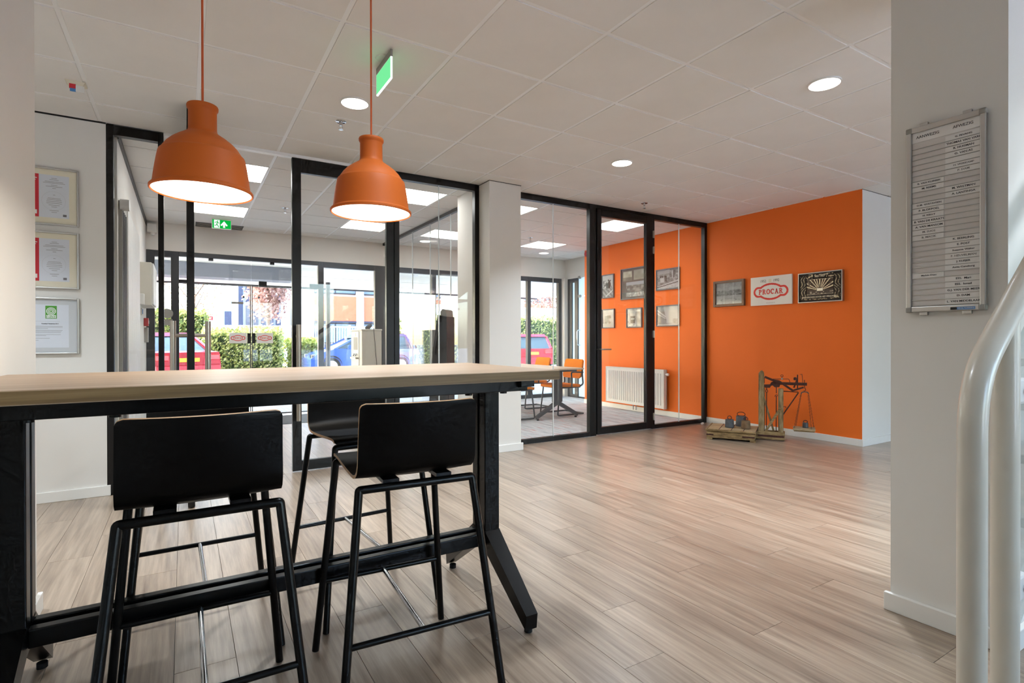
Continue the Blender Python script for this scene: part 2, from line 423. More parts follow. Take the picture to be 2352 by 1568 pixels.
# ---- ceiling
ceiling = box('ceiling', (XL-.1, YB-.1, CEIL+.025), (XR+.1, YF+.2, CEIL+.12), 'void_dark', **st('suspended ceiling of square pale tiles in a white grid', 'ceiling'))
_tm = {}
GX = .0843
PANELS = [(.0843, 5.40), (.0843, 7.20), (1.8843, 5.40), (1.8843, 7.20), (3.0843, 5.40), (3.0843, 7.20), (4.8843, 5.40), (4.8843, 7.20)]
def tiles(X0, X1, Y0, Y1, gy, skip=()):
    xs = [X0]+[GX+.6*i for i in range(-8, 16) if X0+.02 < GX+.6*i < X1-.02]+[X1]
    ys = [Y0]+[gy+.6*j for j in range(-9, 9) if Y0+.02 < gy+.6*j < Y1-.02]+[Y1]
    for x0, x1 in zip(xs, xs[1:]):
        for y0, y1 in zip(ys, ys[1:]):
            if any(abs(x0-p[0]) < .05 and abs(y0-p[1]) < .05 for p in skip): continue
            k = (round(x1-x0, 3), round(y1-y0, 3))
            if k not in _tm: _tm[k] = MB().box((-k[0]/2+.0125, -k[1]/2+.0125, -.004), (k[0]/2-.0125, k[1]/2-.0125, .014), .0012).mesh('ceiling_tile', 'ceiling_tile')
            o = link('ceiling_tile', _tm[k], ceiling); o.location = ((x0+x1)/2, (y0+y1)/2, CEIL)
    for x in xs: box('grid_runner', (x-.012, Y0, CEIL), (x+.012, Y1, CEIL+.026), 'grid_white', ceiling)
    for y in ys: box('grid_runner', (X0, y-.012, CEIL+.0004), (X1, y+.012, CEIL+.026), 'grid_white', ceiling)
tiles(-1.12, 7.9, -.27, YP, 2.1369)
tiles(-.43, 6.54, YP+.06, YF-.05, 5.40, PANELS)
rest = MB()
for a, c in (((XL, YB), (XR, -.27)), ((XL, -.27), (-1.12, YP)), ((7.9, -.27), (XR, YP))): rest.box((a[0], a[1], CEIL), (c[0], c[1], CEIL+.02))
rest.build('tile_field', 'ceiling_tile', ceiling, kind='stuff')
# ---- walls
def wall(name, a, c, label, mat='wall_white', cat='wall'): return box(name, a, c, mat, **st(label, cat))
H = CEIL+.02
wall('wall_left', (XL, YB, 0), (-.53, 2.962, H), 'white wall at the left edge, close behind the bar table')
wall('wall_back_left', (XL, YP, 0), (-.484, 5.05, H), 'white wall carrying the three framed certificates')
wall('wall_far_left', (XL-.1, 2.9, 0), (XL, YP+.1, H), 'white wall closing the recess behind the left wall')
wall('wall_right', (XO, 2.94, 0), (XO+.006, 7.56, H), 'bright orange painted wall with pictures and old scale', 'wall_orange')
wall('wall_right_return', (XO+.006, 2.94, 0), (XR, 7.56, H), 'white return wall beside the orange wall')
wall('wall_far_right', (XR, YB, 0), (XR+.1, 7.6, H), 'white wall closing the room on the far right')
wall('wall_hall_left', (-.62, 5.05, 0), (-.43, YF+.15, H), 'white side wall of the entrance hall')
wall('wall_facade_header', (-.62, 8.70, 2.355), (6.70, 8.95, H), 'white strip of wall above the entrance glazing')
wall('wall_side_header', (6.56, 7.56, 2.34), (6.70, 8.70, H), 'white strip of wall above the side exit of the meeting room')
wall('pillar', (2.603, 4.70, 0), (2.972, 5.43, H), 'white square pillar between the two glass partitions', cat='pillar')
wall('pillar', (2.54, .728, 0), (2.95, 1.105, H), 'white pillar on the right carrying the presence board', cat='pillar')
wall('pillar', (6.475, 8.62, 0), (6.60, 8.745, 2.355), 'narrow white corner post in the meeting room glazing', cat='pillar')
bw = MB()
for x0, x1 in ((XL, 1.7), (3.1, 4.0), (5.4, 6.2), (7.6, XR)): bw.box((x0, YB-.1, .35), (x1, YB, 2.5))
bw.box((XL, YB-.1, 0), (XR, YB, .35)); bw.box((XL, YB-.1, 2.5), (XR, YB, H))
bw.build('wall_back', 'wall_white', **st('unseen white wall behind the viewer with added window openings', 'wall'))
for i, (x0, x1) in enumerate(((1.7, 3.1), (4.0, 5.4), (6.2, 7.6))):  # unseen windows added so daylight fills the room from behind
    t = thing('window_%d' % (20+i), 'unseen wide window added behind the viewer for fill light, %s' % ('left', 'middle', 'right')[i], 'window', (x0, YB, .35), kind=STR)
    for n, a, c in (('stile', (x0, YB-.07, .35), (x0+.05, YB-.02, 2.5)), ('stile', (x1-.05, YB-.07, .35), (x1, YB-.02, 2.5)), ('rail', (x0+.05, YB-.07, .35), (x1-.05, YB-.02, .40)), ('rail', (x0+.05, YB-.07, 2.45), (x1-.05, YB-.02, 2.5))):
        box(n, a, c, 'dark_frame', t, True)
    box('glass_pane', (x0+.05, YB-.05, .40), (x1-.05, YB-.042, 2.45), 'glass_facade', t, True)
# dark strips standing in for the shadow gap under the ceiling
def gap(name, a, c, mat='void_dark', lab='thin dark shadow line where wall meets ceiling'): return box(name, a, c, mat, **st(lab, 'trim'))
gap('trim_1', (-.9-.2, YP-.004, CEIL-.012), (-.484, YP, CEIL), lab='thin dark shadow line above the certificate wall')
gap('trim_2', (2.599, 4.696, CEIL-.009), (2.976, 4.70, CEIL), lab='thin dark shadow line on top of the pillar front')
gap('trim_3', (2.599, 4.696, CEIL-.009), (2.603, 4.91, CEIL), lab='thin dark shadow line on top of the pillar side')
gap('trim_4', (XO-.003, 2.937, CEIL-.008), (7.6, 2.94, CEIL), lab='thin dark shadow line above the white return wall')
gap('trim_5', (-.43, 5.06, CEIL-.06), (-.418, 8.70, CEIL-.004), 'dark_frame', 'dark strip imitating the shadow gap along the top of the hall side wall')
# skirting boards
def skirt(name, a, c, lab): return box(name, a, c, 'skirting', bev=.003, **st(lab, 'skirting board'))
BH = .075
skirt('baseboard_back_left', (XL, YP-.016, 0), (-.462, YP, BH), 'white skirting board under the framed certificates')
skirt('baseboard_left', (-.53, YB, 0), (-.512, 2.98, BH), 'white skirting board on the left foreground wall')
skirt('baseboard_right', (XO-.016, 2.922, 0), (XO, YP, BH), 'white skirting board along the orange wall behind the scale')
skirt('baseboard_meeting', (XO-.016, YP+.06, 0), (XO, 7.56, BH), 'white skirting board along the orange wall inside the meeting room')
skirt('baseboard_return', (XO, 2.922, 0), (XR, 2.94, BH), 'white skirting board of the white return wall')
skirt('baseboard_pillar', (2.589, 4.682, 0), (2.990, 4.70, BH), 'white skirting board in front of the middle pillar')
skirt('baseboard_pillar_right', (2.520, .708, 0), (2.54, 1.123, BH), 'white skirting board on the left face of the board pillar')
skirt('baseboard_pillar_front', (2.54, .708, 0), (2.97, .728, BH), 'white skirting board on the stair side of the board pillar')
skirt('baseboard_hall', (-.43, 5.06, 0), (-.414, 8.68, BH), 'white skirting board in the entrance hall')
# ---- black framed glass partition (Y = YP)
def glazing(name, lab, x0, x1, sl, sr, top, bot, seams=(), y0=YP, dep=.06, mat='black_frame', gl='glass_clear', cat='window', seamw=.0035):
    t = thing(name, lab, cat, (x0, y0, 0), kind=STR); y1 = y0+dep
    if sl: box('stile', (x0, y0, bot[0]), (x0+sl, y1, top[1]), mat, t, True, .002)
    if sr: box('stile', (x1-sr, y0, bot[0]), (x1, y1, top[1]), mat, t, True, .002)
    box('top_rail', (x0+sl, y0, top[0]), (x1-sr, y1, top[1]), mat, t, True, .002)
    box('bottom_rail', (x0+sl, y0, bot[0]), (x1-sr, y1, bot[1]), mat, t, True, .002)
    xs = [x0+sl]+list(seams)+[x1-sr]; ym = (y0+y1)/2
    for a, b in zip(xs, xs[1:]):
        box('glass_pane', (a+(seamw if a != xs[0] else 0), ym-.005, bot[1]), (b-(seamw if b != xs[-1] else 0), ym+.005, top[0]), gl, t, True)
    for s in seams: box('glass_joint', (s-seamw, ym-.006, bot[1]), (s+seamw, ym+.006, top[0]), 'glass_seam', t, True)
    return t

ZT = CEIL
glazing('window_1', 'narrow black framed glass panel beside the certificate wall', -.484, -.129, .044, .037, (2.652, ZT-.008), (0, .045))
glazing('window_2', 'black framed glass panel left of the middle pillar', 1.700, 2.603, .048, .05, (2.664, ZT), (0, .055), (2.164,))
glazing('window_3', 'glass panel of the meeting room right of the pillar', 2.972, 4.141, .0, .075, (2.664, ZT), (0, .05), (3.558,))
glazing('window_4', 'glass panel of the meeting room against the orange wall', 5.108, XO, .02, .05, (2.664, ZT), (0, .05), (5.607,))
box('trim_6', (-.129, YP+.005, 2.706), (1.70, YP+.055, ZT), 'grid_white', **st('white top track above the glass double doors', 'trim'))
# right pivot leaf, closed
def leaf(name, lab, wd, z0, z1, sl, sr, tr, br, th=.042):
    t = thing(name, lab, 'door', kind=STR); h = th/2
    box('stile', (0, -h, z0), (sl, h, z1), 'black_frame', t, bev=.002); box('stile', (wd-sr, -h, z0), (wd, h, z1), 'black_frame', t, bev=.002)
    box('top_rail', (sl, -h, z1-tr), (wd-sr, h, z1), 'black_frame', t, bev=.002); box('bottom_rail', (sl, -h, z0), (wd-sr, h, z0+br), 'black_frame', t, bev=.002)
    box('glass_pane', (sl, -.005, z0+br), (wd-sr, .005, z1-tr), 'glass_clear', t); return t
def pull(t, x, za, zb, rods, off=.106, r=.0185):
    for s in (-1, 1):
        hd = MB().tube([(x, s*off, za), (x, s*off, zb)], r, 16).build('pull_handle', 'steel', t)
        for z in rods: MB().tube([(x, s*.02, z), (x, s*off, z)], .013, 10).build('handle_rod', 'steel', hd)
d2 = leaf('door_2', 'closed black framed glass door leaf with steel pull bar', .905, .008, 2.703, .074, .076, .118, .085); d2.location = (.795, YP+.03, 0)
pull(d2, .036, .45, 1.268, (.6, 1.17))
d1 = leaf('door_1', 'black framed glass door leaf standing open edge-on', .92, .008, 2.722, .06, .06, .11, .085)
d1.location = (.041, 4.232, 0); d1.rotation_euler = (0, 0, R(90)); pull(d1, .19, .45, 1.272, (.6, 1.171))
# meeting room door
t = thing('door_3', 'black framed glass door of the meeting room with lever handle', 'door', (4.141, YP, 0), kind=STR)
for n, a, c in (('door_frame', (4.141, YP, 0), (4.165, YP+.06, ZT)), ('door_frame', (5.084, YP, 0), (5.108, YP+.06, ZT)), ('door_frame', (4.165, YP, 2.69), (5.084, YP+.06, ZT)),
                ('stile', (4.170, YP-.012, .012), (4.226, YP+.040, 2.685)), ('stile', (4.975, YP-.012, .012), (5.080, YP+.040, 2.685)),
                ('top_rail', (4.226, YP-.012, 2.60), (4.975, YP+.040, 2.685)), ('bottom_rail', (4.226, YP-.012, .012), (4.975, YP+.040, .095))):
    box(n, a, c, 'black_frame', t, True, .002)
box('glass_pane', (4.226, YP+.010, .095), (4.975, YP+.020, 2.60), 'glass_clear', t, True)
for x in (4.230, 4.968): box('glazing_bead', (x-.004, YP-.013, .097), (x+.006, YP-.009, 2.598), 'dark_frame', t, True)
hd = MB().lathe([(0, .012), (.026, .012), (.027, .004), (.027, 0)], 20, (4.196, YP-.012, 1.021), 'y').build('lever_rose', 'steel', t, True)
MB().tube(fillet([(4.196, YP-.012, 1.021), (4.196, YP-.065, 1.021), (4.335, YP-.065, 1.021)], .02), .0095, 10).build('lever', 'steel', hd, True)
for z in (2.47, 2.27, 1.205, .16):
    h = MB().tube([(5.094, YP-.02, z-.045), (5.094, YP-.02, z+.045)], .011, 10).box((5.078, YP-.016, z-.043), (5.112, YP-.012, z+.043)).build('hinge', 'steel', t, True)
# ---- glass screen between hall and meeting room (X = 2.82)
t = thing('window_5', 'frameless glass screen between entrance hall and meeting room', 'window', (2.82, 5.43, 0), kind=STR)
box('top_rail', (2.80, 5.43, CEIL-.045), (2.84, 8.68, CEIL), 'dark_frame', t, True); box('bottom_rail', (2.80, 5.43, 0), (2.84, 8.68, .04), 'dark_frame', t, True)
ys = [5.43, 6.08, 6.73, 7.38, 8.03, 8.68]
for a, b in zip(ys, ys[1:]): box('glass_pane', (2.815, a+.003, .04), (2.825, b-.003, CEIL-.045), 'glass_clear', t, True)
for y in ys[1:-1]: box('glass_joint', (2.814, y-.003, .04), (2.826, y+.003, CEIL-.045), 'glass_seam', t, True)
# ---- facade glazing (Y = 8.75)
def fbar(t, n, x0, x1, z0, z1, y0=8.71, y1=8.79, mat='dark_frame'): return box(n, (x0, y0, z0), (x1, y1, z1), mat, t, True, .003)
t = thing('window_6', 'tall narrow sidelight left of the entrance doors', 'window', (-.43, YF, 0), kind=STR)
fbar(t, 'stile', -.43, -.335, 0, 2.355); fbar(t, 'stile', -.150, -.055, 0, 2.355); fbar(t, 'top_rail', -.335, -.150, 2.27, 2.355); fbar(t, 'bottom_rail', -.335, -.150, 0, .08)
box('glass_pane', (-.335, 8.745, .08), (-.150, 8.755, 2.27), 'glass_facade', t, True)
t = thing('window_7', 'glass fanlight above the frameless entrance doors', 'window', (-.055, YF, 1.95), kind=STR)
fbar(t, 'top_rail', -.055, 1.785, 2.295, 2.355)
for a, b in ((-.055, .846), (.846, 1.785)): box('glass_pane', (a+.003, 8.745, 1.952), (b-.003, 8.757, 2.295), 'glass_facade', t, True)
box('glass_joint', (-.055, 8.744, 1.938), (1.785, 8.758, 1.952), 'dark_frame', t, True)
for x in (.33, 1.13): fbar(t, 'patch_fitting', x-.03, x+.03, 2.26, 2.295, 8.73, 8.77, 'black_frame')
def edoor(name, lab, x0, x1, hinge, meet):
    t = thing(name, lab, 'door', (x0, YF, 0), kind=STR)
    box('glass_pane', (x0+.006, 8.744, .03), (x1-.006, 8.756, 1.936), 'glass_facade', t, True)
    box('edge_strip', (meet-.006, 8.742, .03), (meet+.006, 8.758, 1.936), 'dark_frame', t, True)
    box('edge_strip', (x0+.006, 8.742, .028), (x1-.006, 8.758, .045), 'dark_frame', t, True)
    p = (lambda n, a, b, z0, z1: box(n, (a, 8.728, z0), (b, 8.772, z1), 'black_frame', t, True, .003))
    a, b = sorted((meet, meet+(.11 if hinge > meet else -.11)))
    p('patch_fitting', a+.004, b, .03, .075)
    return t, p
t, p = edoor('door_4', 'left frameless glass entrance door', -.055, .842, -.055, .835)
for z0, z1, a, b in ((1.09, 1.238, .79, .832), (1.93, 1.975, -.055, .10)): p('lock_plate', a, b, z0, z1)
D4 = t
t, p = edoor('door_5', 'right frameless glass entrance door with lock', .85, 1.785, 1.785, .857)
p('lock_plate', .858, .90, 1.09, 1.238); p('patch_fitting', .945, 1.055, 1.925, 2.005); p('patch_fitting', 1.66, 1.785, 1.925, 2.005)
for k_, x in ((D4, .744), (t, .946)): MB().lathe([(0, -.02), (.012, -.018), (.016, 0), (0, 0)], 16, (x, 8.744, 1.764), 'y').build('door_knob', 'kiosk_grey', k_, True)
MB().lathe([(0, .01), (.010, .01), (.012, 0)], 14, (.88, 8.728, 1.14), 'y').build('key_cylinder', 'chrome', t, True)
t = thing('window_8', 'glass panel with dark frame right of the entrance doors', 'window', (1.785, YF, 0), kind=STR)
fbar(t, 'stile', 1.785, 1.868, 0, 2.355); fbar(t, 'stile', 2.68, 2.90, 0, 2.355); fbar(t, 'top_rail', 1.868, 2.68, 2.27, 2.355); fbar(t, 'bottom_rail', 1.868, 2.68, 0, .08)
box('glass_pane', (1.868, 8.745, .08), (2.68, 8.755, 2.27), 'glass_facade', t, True)
for i, (x0, x1) in enumerate(((2.90, 3.76), (3.76, 5.74), (5.74, 6.475))):
    t = thing('window_%d' % (9+i), ('meeting room street window nearest the hall screen', 'wide meeting room street window in the middle', 'meeting room street window at the far corner')[i], 'window', (x0, YF, 0), kind=STR)
    fbar(t, 'stile', x1-.075, x1, 0, 2.355); fbar(t, 'top_rail', x0, x1-.075, 2.27, 2.355); fbar(t, 'bottom_rail', x0, x1-.075, 0, .07)
    box('glass_pane', (x0, 8.745, .07), (x1-.075, 8.755, 2.27), 'glass_facade', t, True)
t = thing('window_12', 'frosted side panel beside the meeting room exit', 'window', (6.60, 8.62, 0), kind=STR)
sb = lambda n, y0, y1, z0, z1, m='dark_frame': box(n, (6.56, y0, z0), (6.62, y1, z1), m, t, True, .002)
sb('stile', 8.49, 8.62, 0, 2.34); sb('top_rail', 8.40, 8.49, 2.26, 2.34); sb('bottom_rail', 8.40, 8.49, 0, .06)
box('glass_pane', (6.585, 8.40, .06), (6.595, 8.49, 2.26), 'frost_panel', t, True); sb('stile', 8.30, 8.40, 0, 2.34)
t = thing('door_6', 'pale frosted side door of the meeting room with bow handle', 'door', (6.60, 8.30, 0), kind=STR)
box('door_panel', (6.580, 7.585, .03), (6.588, 8.295, 1.97), 'frost_panel', t, True, .002)
box('door_panel', (6.580, 7.585, 1.985), (6.588, 8.295, 2.335), 'frost_panel', t, True, .002)
box('edge_strip', (6.57, 7.57, 0), (6.605, 8.298, .03), 'dark_frame', t, True)
hd = MB().tube(fillet([(6.575, 8.24, 1.03), (6.50, 8.24, 1.03), (6.50, 8.24, 1.32), (6.575, 8.24, 1.32)], .03), .011, 10).build('bow_handle', 'chrome', t, True)
for z in (1.955, 2.32): box('door_clip', (6.55, 8.22, z), (6.61, 8.28, z+.05), 'plastic_grey', t, True)
# hall side wall: ribbed folding door
t = thing('door_7', 'white ribbed folding door in the side wall of the hall', 'door', (-.43, 5.12, 0), kind=STR)
box('guide_slot', (-.43, 5.14, 0), (-.405, 5.50, 2.22), 'plastic_grey', t, True)
for k in range(4): box('slot_line', (-.405, 5.17+k*.085, .02), (-.40, 5.20+k*.085, 2.15), 'dark_frame', t, True)
MB().tube([(-.42, 5.16, 2.19), (-.36, 5.16, 2.19)], .045, 16).build('roller_cap', 'plastic_white', t, True)
for k in range(12): box('door_slat', (-.43, 5.54+k*.115, .01), (-.395, 5.65+k*.115, 2.23), 'plastic_white', t, True, .008)
# ================================================================== BAR TABLE AND STOOLS
TZ = 1.019
t = thing('bar_table', 'tall bar table with oak top and black T-legs', 'table', (.36, 2.105, 0))
x0, x1, y0, y1 = -.885, .897, -.40, .40
top = MB().box((x0, y0, TZ-.037), (x1, y1, TZ), .0025).build('table_top', 'table_oak', t)
for a, c in (((x0-.0006, y0-.0006, TZ-.0345), (x1+.0006, y0+.001, TZ-.0025)), ((x0-.0006, y1-.001, TZ-.0345), (x1+.0006, y1+.0006, TZ-.0025)),
             ((x0-.0006, y0+.001, TZ-.0345), (x0+.001, y1-.001, TZ-.0025)), ((x1-.001, y0+.001, TZ-.0345), (x1+.0006, y1-.001, TZ-.0025))):
    box('edge_band', a, c, 'table_edge', top)
ZU = TZ-.0372
for y in (-.30, .30): MB().box((-.80, y-.02, ZU-.045), (.80, y+.02, ZU), .003).build('apron_rail', 'black_metal', t)
for sx in (-1, 1):
    X = sx*.785
    MB().hexa([(X-.03, -.345, ZU-.028), (X+.03, -.345, ZU-.028), (X+.03, -.345, ZU), (X-.03, -.345, ZU)], [(X-.03, -.06, ZU-.062), (X+.03, -.06, ZU-.062), (X+.03, -.06, ZU), (X-.03, -.06, ZU)]).build('cantilever_arm', 'black_metal', t)
    MB().hexa([(X-.03, .06, ZU-.062), (X+.03, .06, ZU-.062), (X+.03, .06, ZU), (X-.03, .06, ZU)], [(X-.03, .345, ZU-.028), (X+.03, .345, ZU-.028), (X+.03, .345, ZU), (X-.03, .345, ZU)]).build('cantilever_arm', 'black_metal', t)
    MB().box((X-.036, -.058, .30), (X+.036, -.010, ZU), .004).box((X-.036, .010, .30), (X+.036, .058, ZU), .004).box((X-.03, -.012, .31), (X+.03, .012, ZU)).build('column', 'black_metal', t)
    for sy in (-1, 1):
        P = [(X-.036, sy*.012, .30), (X+.036, sy*.012, .30), (X+.036, sy*.062, .30), (X-.036, sy*.062, .30)]
        Q = [(X-.027, sy*.325, .045), (X+.027, sy*.325, .045), (X+.027, sy*.375, .052), (X-.027, sy*.375, .052)]
        fb = MB(); fb.hexa([(X-.036, sy*.012, .235), (X+.036, sy*.012, .235), (X+.036, sy*.012, .31), (X-.036, sy*.012, .31)], [(X-.036, sy*.06, .225), (X+.036, sy*.06, .225), (X+.036, sy*.06, .31), (X-.036, sy*.06, .31)])
        fb.hexa([(X-.036, sy*.058, .225), (X+.036, sy*.058, .225), (X+.036, sy*.058, .31), (X-.036, sy*.058, .31)], [(X-.026, sy*.365, .016), (X+.026, sy*.365, .016), (X+.026, sy*.372, .075), (X-.026, sy*.372, .075)])
        ft = fb.build('foot', 'black_metal', t, bevel=.003)
        MB().lathe([(0, 0), (.016, 0), (.016, .018), (0, .018)], 14, (X, sy*.345, 0)).build('levelling_glide', 'tyre', ft)
for y in (-.034, .034): MB().box((-.749, y-.018, .245), (.749, y+.018, .300), .004).build('cross_rail', 'black_metal', t)
for X in (-.70, -.52, .55, .70): MB().lathe([(0, 0), (.014, .001), (.014, .008), (0, .008)], 14, (X, -.3, ZU-.053)).build('rail_bolt', 'black_metal', t)

def make_stool():
    t = thing('bar_stool', 'x', 'bar stool')
    # shell: profile in (y, z); y+ is the front, back of the stool towards -y
    prof = [(.205, .712), (.208, .722), (.200, .731), (.175, .736), (.12, .735), (.04, .730), (-.04, .727), (-.10, .726), (-.135, .727), (-.160, .733), (-.178, .746), (-.187, .765), (-.190, .79), (-.192, .83), (-.196, .875), (-.201, .915), (-.206, .951)]
    L = [0.0]
    for a, b in zip(prof, prof[1:]): L.append(L[-1]+math.hypot(b[0]-a[0], b[1]-a[1]))
    tot = L[-1]; NX = 16; th = .0105; rc = .018
    # resample ends finely for the rounded corners
    def at(s):
        for i in range(len(L)-1):
            if s <= L[i+1]+1e-9:
                k = (s-L[i])/(L[i+1]-L[i]); return (prof[i][0]+(prof[i+1][0]-prof[i][0])*k, prof[i][1]+(prof[i+1][1]-prof[i][1])*k)
    ss = sorted(set([0, .004, .009, .014, .02]+[x for x in L if .022 < x < tot-.03]+[tot-.02, tot-.014, tot-.009, tot-.004, tot]))
    P = [at(s) for s in ss]; b = bmesh.new(); F, B = [], []
    for i, s in enumerate(ss):
        p0, p1 = P[max(0, i-1)], P[min(len(P)-1, i+1)]; ty, tz = p1[0]-p0[0], p1[1]-p0[1]; n = math.hypot(ty, tz); ny, nz = -tz/n, ty/n
        if nz < 0 and s < tot*.5: ny, nz = -ny, -nz
        d = min(s, tot-s); hw = .189 - (rc-math.sqrt(max(0, rc*rc-(rc-d)**2)) if d < rc else 0)
        hw -= .004*max(0, min(1, (s-tot*.6)/(tot*.4)))
        bow = .034*max(0, min(1, (s-tot*.62)/(tot*.25)))
        rf, rb = [], []
        for j in range(NX+1):
            u = j/NX*2-1; y = P[i][0]-bow*(1-u*u); z = P[i][1] - (.006*(1-u*u) if .05 < s < tot*.6 else 0)
            rf.append(b.verts.new((u*hw, y, z))); rb.append(b.verts.new((u*hw, y, z)))
        F.append(rf); B.append(rb)
    # offset the rear sheet along the profile normal (to the outside)
    for i in range(len(ss)):
        p0, p1 = P[max(0, i-1)], P[min(len(P)-1, i+1)]; ty, tz = p1[0]-p0[0], p1[1]-p0[1]; n = math.hypot(ty, tz)
        oy, oz = tz/n, -ty/n                         # to the right of travel front->back->up
        for v in B[i]: v.co.y -= oy*th; v.co.z -= oz*th
    m = len(ss)-1
    for i in range(m):
        for j in range(NX):
            b.faces.new((F[i][j], F[i][j+1], F[i+1][j+1], F[i+1][j])); b.faces.new((B[i][j+1], B[i][j], B[i+1][j], B[i+1][j+1]))
        for j in (0, NX):
            f = b.faces.new((F[i][j], F[i+1][j], B[i+1][j], B[i][j])); f.material_index = 1
    for i in (0, m):
        for j in range(NX):
            f = b.faces.new((F[i][j], F[i][j+1], B[i][j+1], B[i][j])); f.material_index = 1
    mb = MB(); mb.b.free(); mb.b = b; mb.ang = 50
    mb.build('seat_shell', ['shell_black', 'edge_birch'], t)
    r = .0125
    for y, zt, yb in ((-.185, .692, -.275), (.195, .700, .272)):
        fx = .252 if y < 0 else .243; pts = fillet([(-fx, yb, .002), (-.182, y, zt), (.182, y, zt), (fx, yb, .002)], .005, 4)
        # split into two legs and a top bar so each leg is its own part
        n = len(pts)//2
        MB().tube(pts[:7], r, 14).build('leg', 'black_metal', t); MB().tube(pts[-7:], r, 14).build('leg', 'black_metal', t)
        MB().tube(pts[5:-5], r, 14).build('top_bar', 'black_metal', t)
        k = .262/zt; xf = fx-(fx-.182)*k; yf = yb+(y-yb)*k
        MB().tube([(-xf, yf, .262), (xf, yf, .262)], .0095, 12).build('foot_rest', 'black_metal', t)
        if y < 0: yr = yf
        else: MB().tube([(0, yr, .262), (0, yf, .262)], .0085, 12).build('foot_rest_link', 'chrome', t)
    for sx in (-.085, .085): MB().bar((sx, -.185, .708), (sx, .195, .712), .05, .012).build('seat_bearer', 'black_metal', t)
    return t
stool = make_stool()
SP = [((.043, 1.785), 0, 'black bar stool on the near side of the bar table, the left one'),
      ((.634, 1.770), R(-3.5), 'black bar stool on the near side of the bar table, the right one'),
      ((.060, 2.425), R(181), 'black bar stool on the far side of the bar table, behind the left stool'),
      ((.690, 2.442), R(184), 'black bar stool on the far side of the bar table, by its right end')]
for i, ((x, y), a, lab) in enumerate(SP):
    o = stool if i == 0 else copy_tree(stool)
    o.location = (x, y, 0); o.rotation_euler = (0, 0, a); o['label'] = lab; o['group'] = 'black stools around the bar table'

# ================================================================== LAMPS
def area(name, parent, loc, size, watts, rgb=(1, .97, .93), shape='DISK', spread=180):
    l = bpy.data.lights.new(name, 'AREA'); l.shape = shape; l.size = size; l.energy = watts; l.color = rgb; l.spread = R(spread)
    o = bpy.data.objects.new(name, l); COL.objects.link(o); o.parent = parent; o.location = loc; return o
LATER = []
def make_pendant():
    t = thing('pendant_lamp', 'x', 'pendant lamp')
    k = 1.0
    out = [(.1735, .005), (.1775, .000), (.1815, .003), (.1815, .011), (.1770, .016), (.1715, .019), (.1690, .030), (.1640, .070), (.1570, .115), (.1515, .144), (.1495, .149), (.1455, .151), (.1400, .160), (.1260, .181), (.1100, .198), (.0900, .214), (.0690, .228), (.0560, .237), (.0525, .243), (.0505, .252), (.0500, .322), (.0520, .328), (.0555, .333), (.0560, .342), (.0540, .346), (.0460, .346), (.0450, .338), (0, .338)]
    MB().lathe(out, 56).build('shade', 'pendant_orange', t)
    MB().lathe([(.1740, .004), (.1700, .014), (.1610, .07), (.1470, .144), (.1360, .158), (.1050, .194), (.065, .222), (0, .228)], 48).build('inner_lining', 'plastic_white', t)
    MB().lathe([(0, .024), (.15, .020), (.1695, .016)], 48).build('diffuser', 'lamp_warm', t)
    MB().tube([(0, 0, .338), (0, 0, CEIL-1.719-.004)], .0042, 8).build('cord', 'cord_orange', t)
    MB().lathe([(0, -.008), (.010, -.008), (.012, 0), (0, 0)], 16, (0, 0, CEIL-1.719-.004)).build('ceiling_grommet', 'plastic_white', t)
    return t
pl = make_pendant()
for i, (x, lab) in enumerate(((.0660, 'orange dome pendant lamp hanging above the left bar stools'), (.7410, 'orange dome pendant lamp hanging right, near the exit sign'))):
    o = pl if i == 0 else copy_tree(pl)
    o.location = (x, 2.462, 1.719); o['label'] = lab; o['group'] = 'orange pendant lamps over the bar table'
    LATER.append(('pendant_light', o, (0, 0, .012), .30, PENDANT_W, (1, .93, .82)))
def make_downlight():
    t = thing('downlight', 'x', 'ceiling light')
    MB().ring(arc(0, 0, .094, 0, 2*math.pi-2*math.pi/40, 39), arc(0, 0, .087, 0, 2*math.pi-2*math.pi/40, 39), -.010, 0).build('trim_ring', 'plastic_white', t)
    MB().lathe([(0, -.008), (.087, -.008), (.087, 0), (0, 0)], 40).build('diffuser', 'lamp_white', t)
    return t
dl = make_downlight()
DL = [(.982, 3.63, 'round ceiling light between exit sign and sprinkler'), (3.40, 1.848, 'round ceiling light nearest the right pillar'), (3.365, 3.62, 'round ceiling light in the middle of the room, before the pillar'),
      (.982, 1.83, 'unseen round ceiling light above the bar table'), (-1.42, 3.63, 'unseen round ceiling light added in the recess behind the left wall'), (3.40, .05, 'unseen round ceiling light added above the stairs'), (5.8, .05, 'unseen round ceiling light added in the right recess'),  # unseen downlights out of frame, added to brighten the room
      (3.319, 8.12, 'round ceiling light in the meeting room near the street window, left'), (5.633, 8.12, 'round ceiling light in the meeting room near the street window, right')]
for i, (x, y, lab) in enumerate(DL):
    o = dl if i == 0 else copy_tree(dl)
    o.location = (x, y, CEIL-.004); o['label'] = lab; o['group'] = 'round recessed ceiling lights'
    LATER.append(('downlight_light', o, (0, 0, -.012), .16, DOWNLIGHT_W*(.3 if y > 8 else .35 if lab.endswith('bar table') else 1), (.79, .895, 1.0), 'DISK', 112))
def make_panel():
    t = thing('led_panel', 'x', 'ceiling light')
    o, i = [(-.298, -.298), (.298, -.298), (.298, .298), (-.298, .298)], [(-.285, -.285), (.285, -.285), (.285, .285), (-.285, .285)]
    MB().ring(o, i, -.004, .012).build('panel_frame', 'plastic_white', t)
    MB().box((-.285, -.285, -.001), (.285, .285, .010)).build('diffuser', 'lamp_white', t); return t
pn = make_panel()
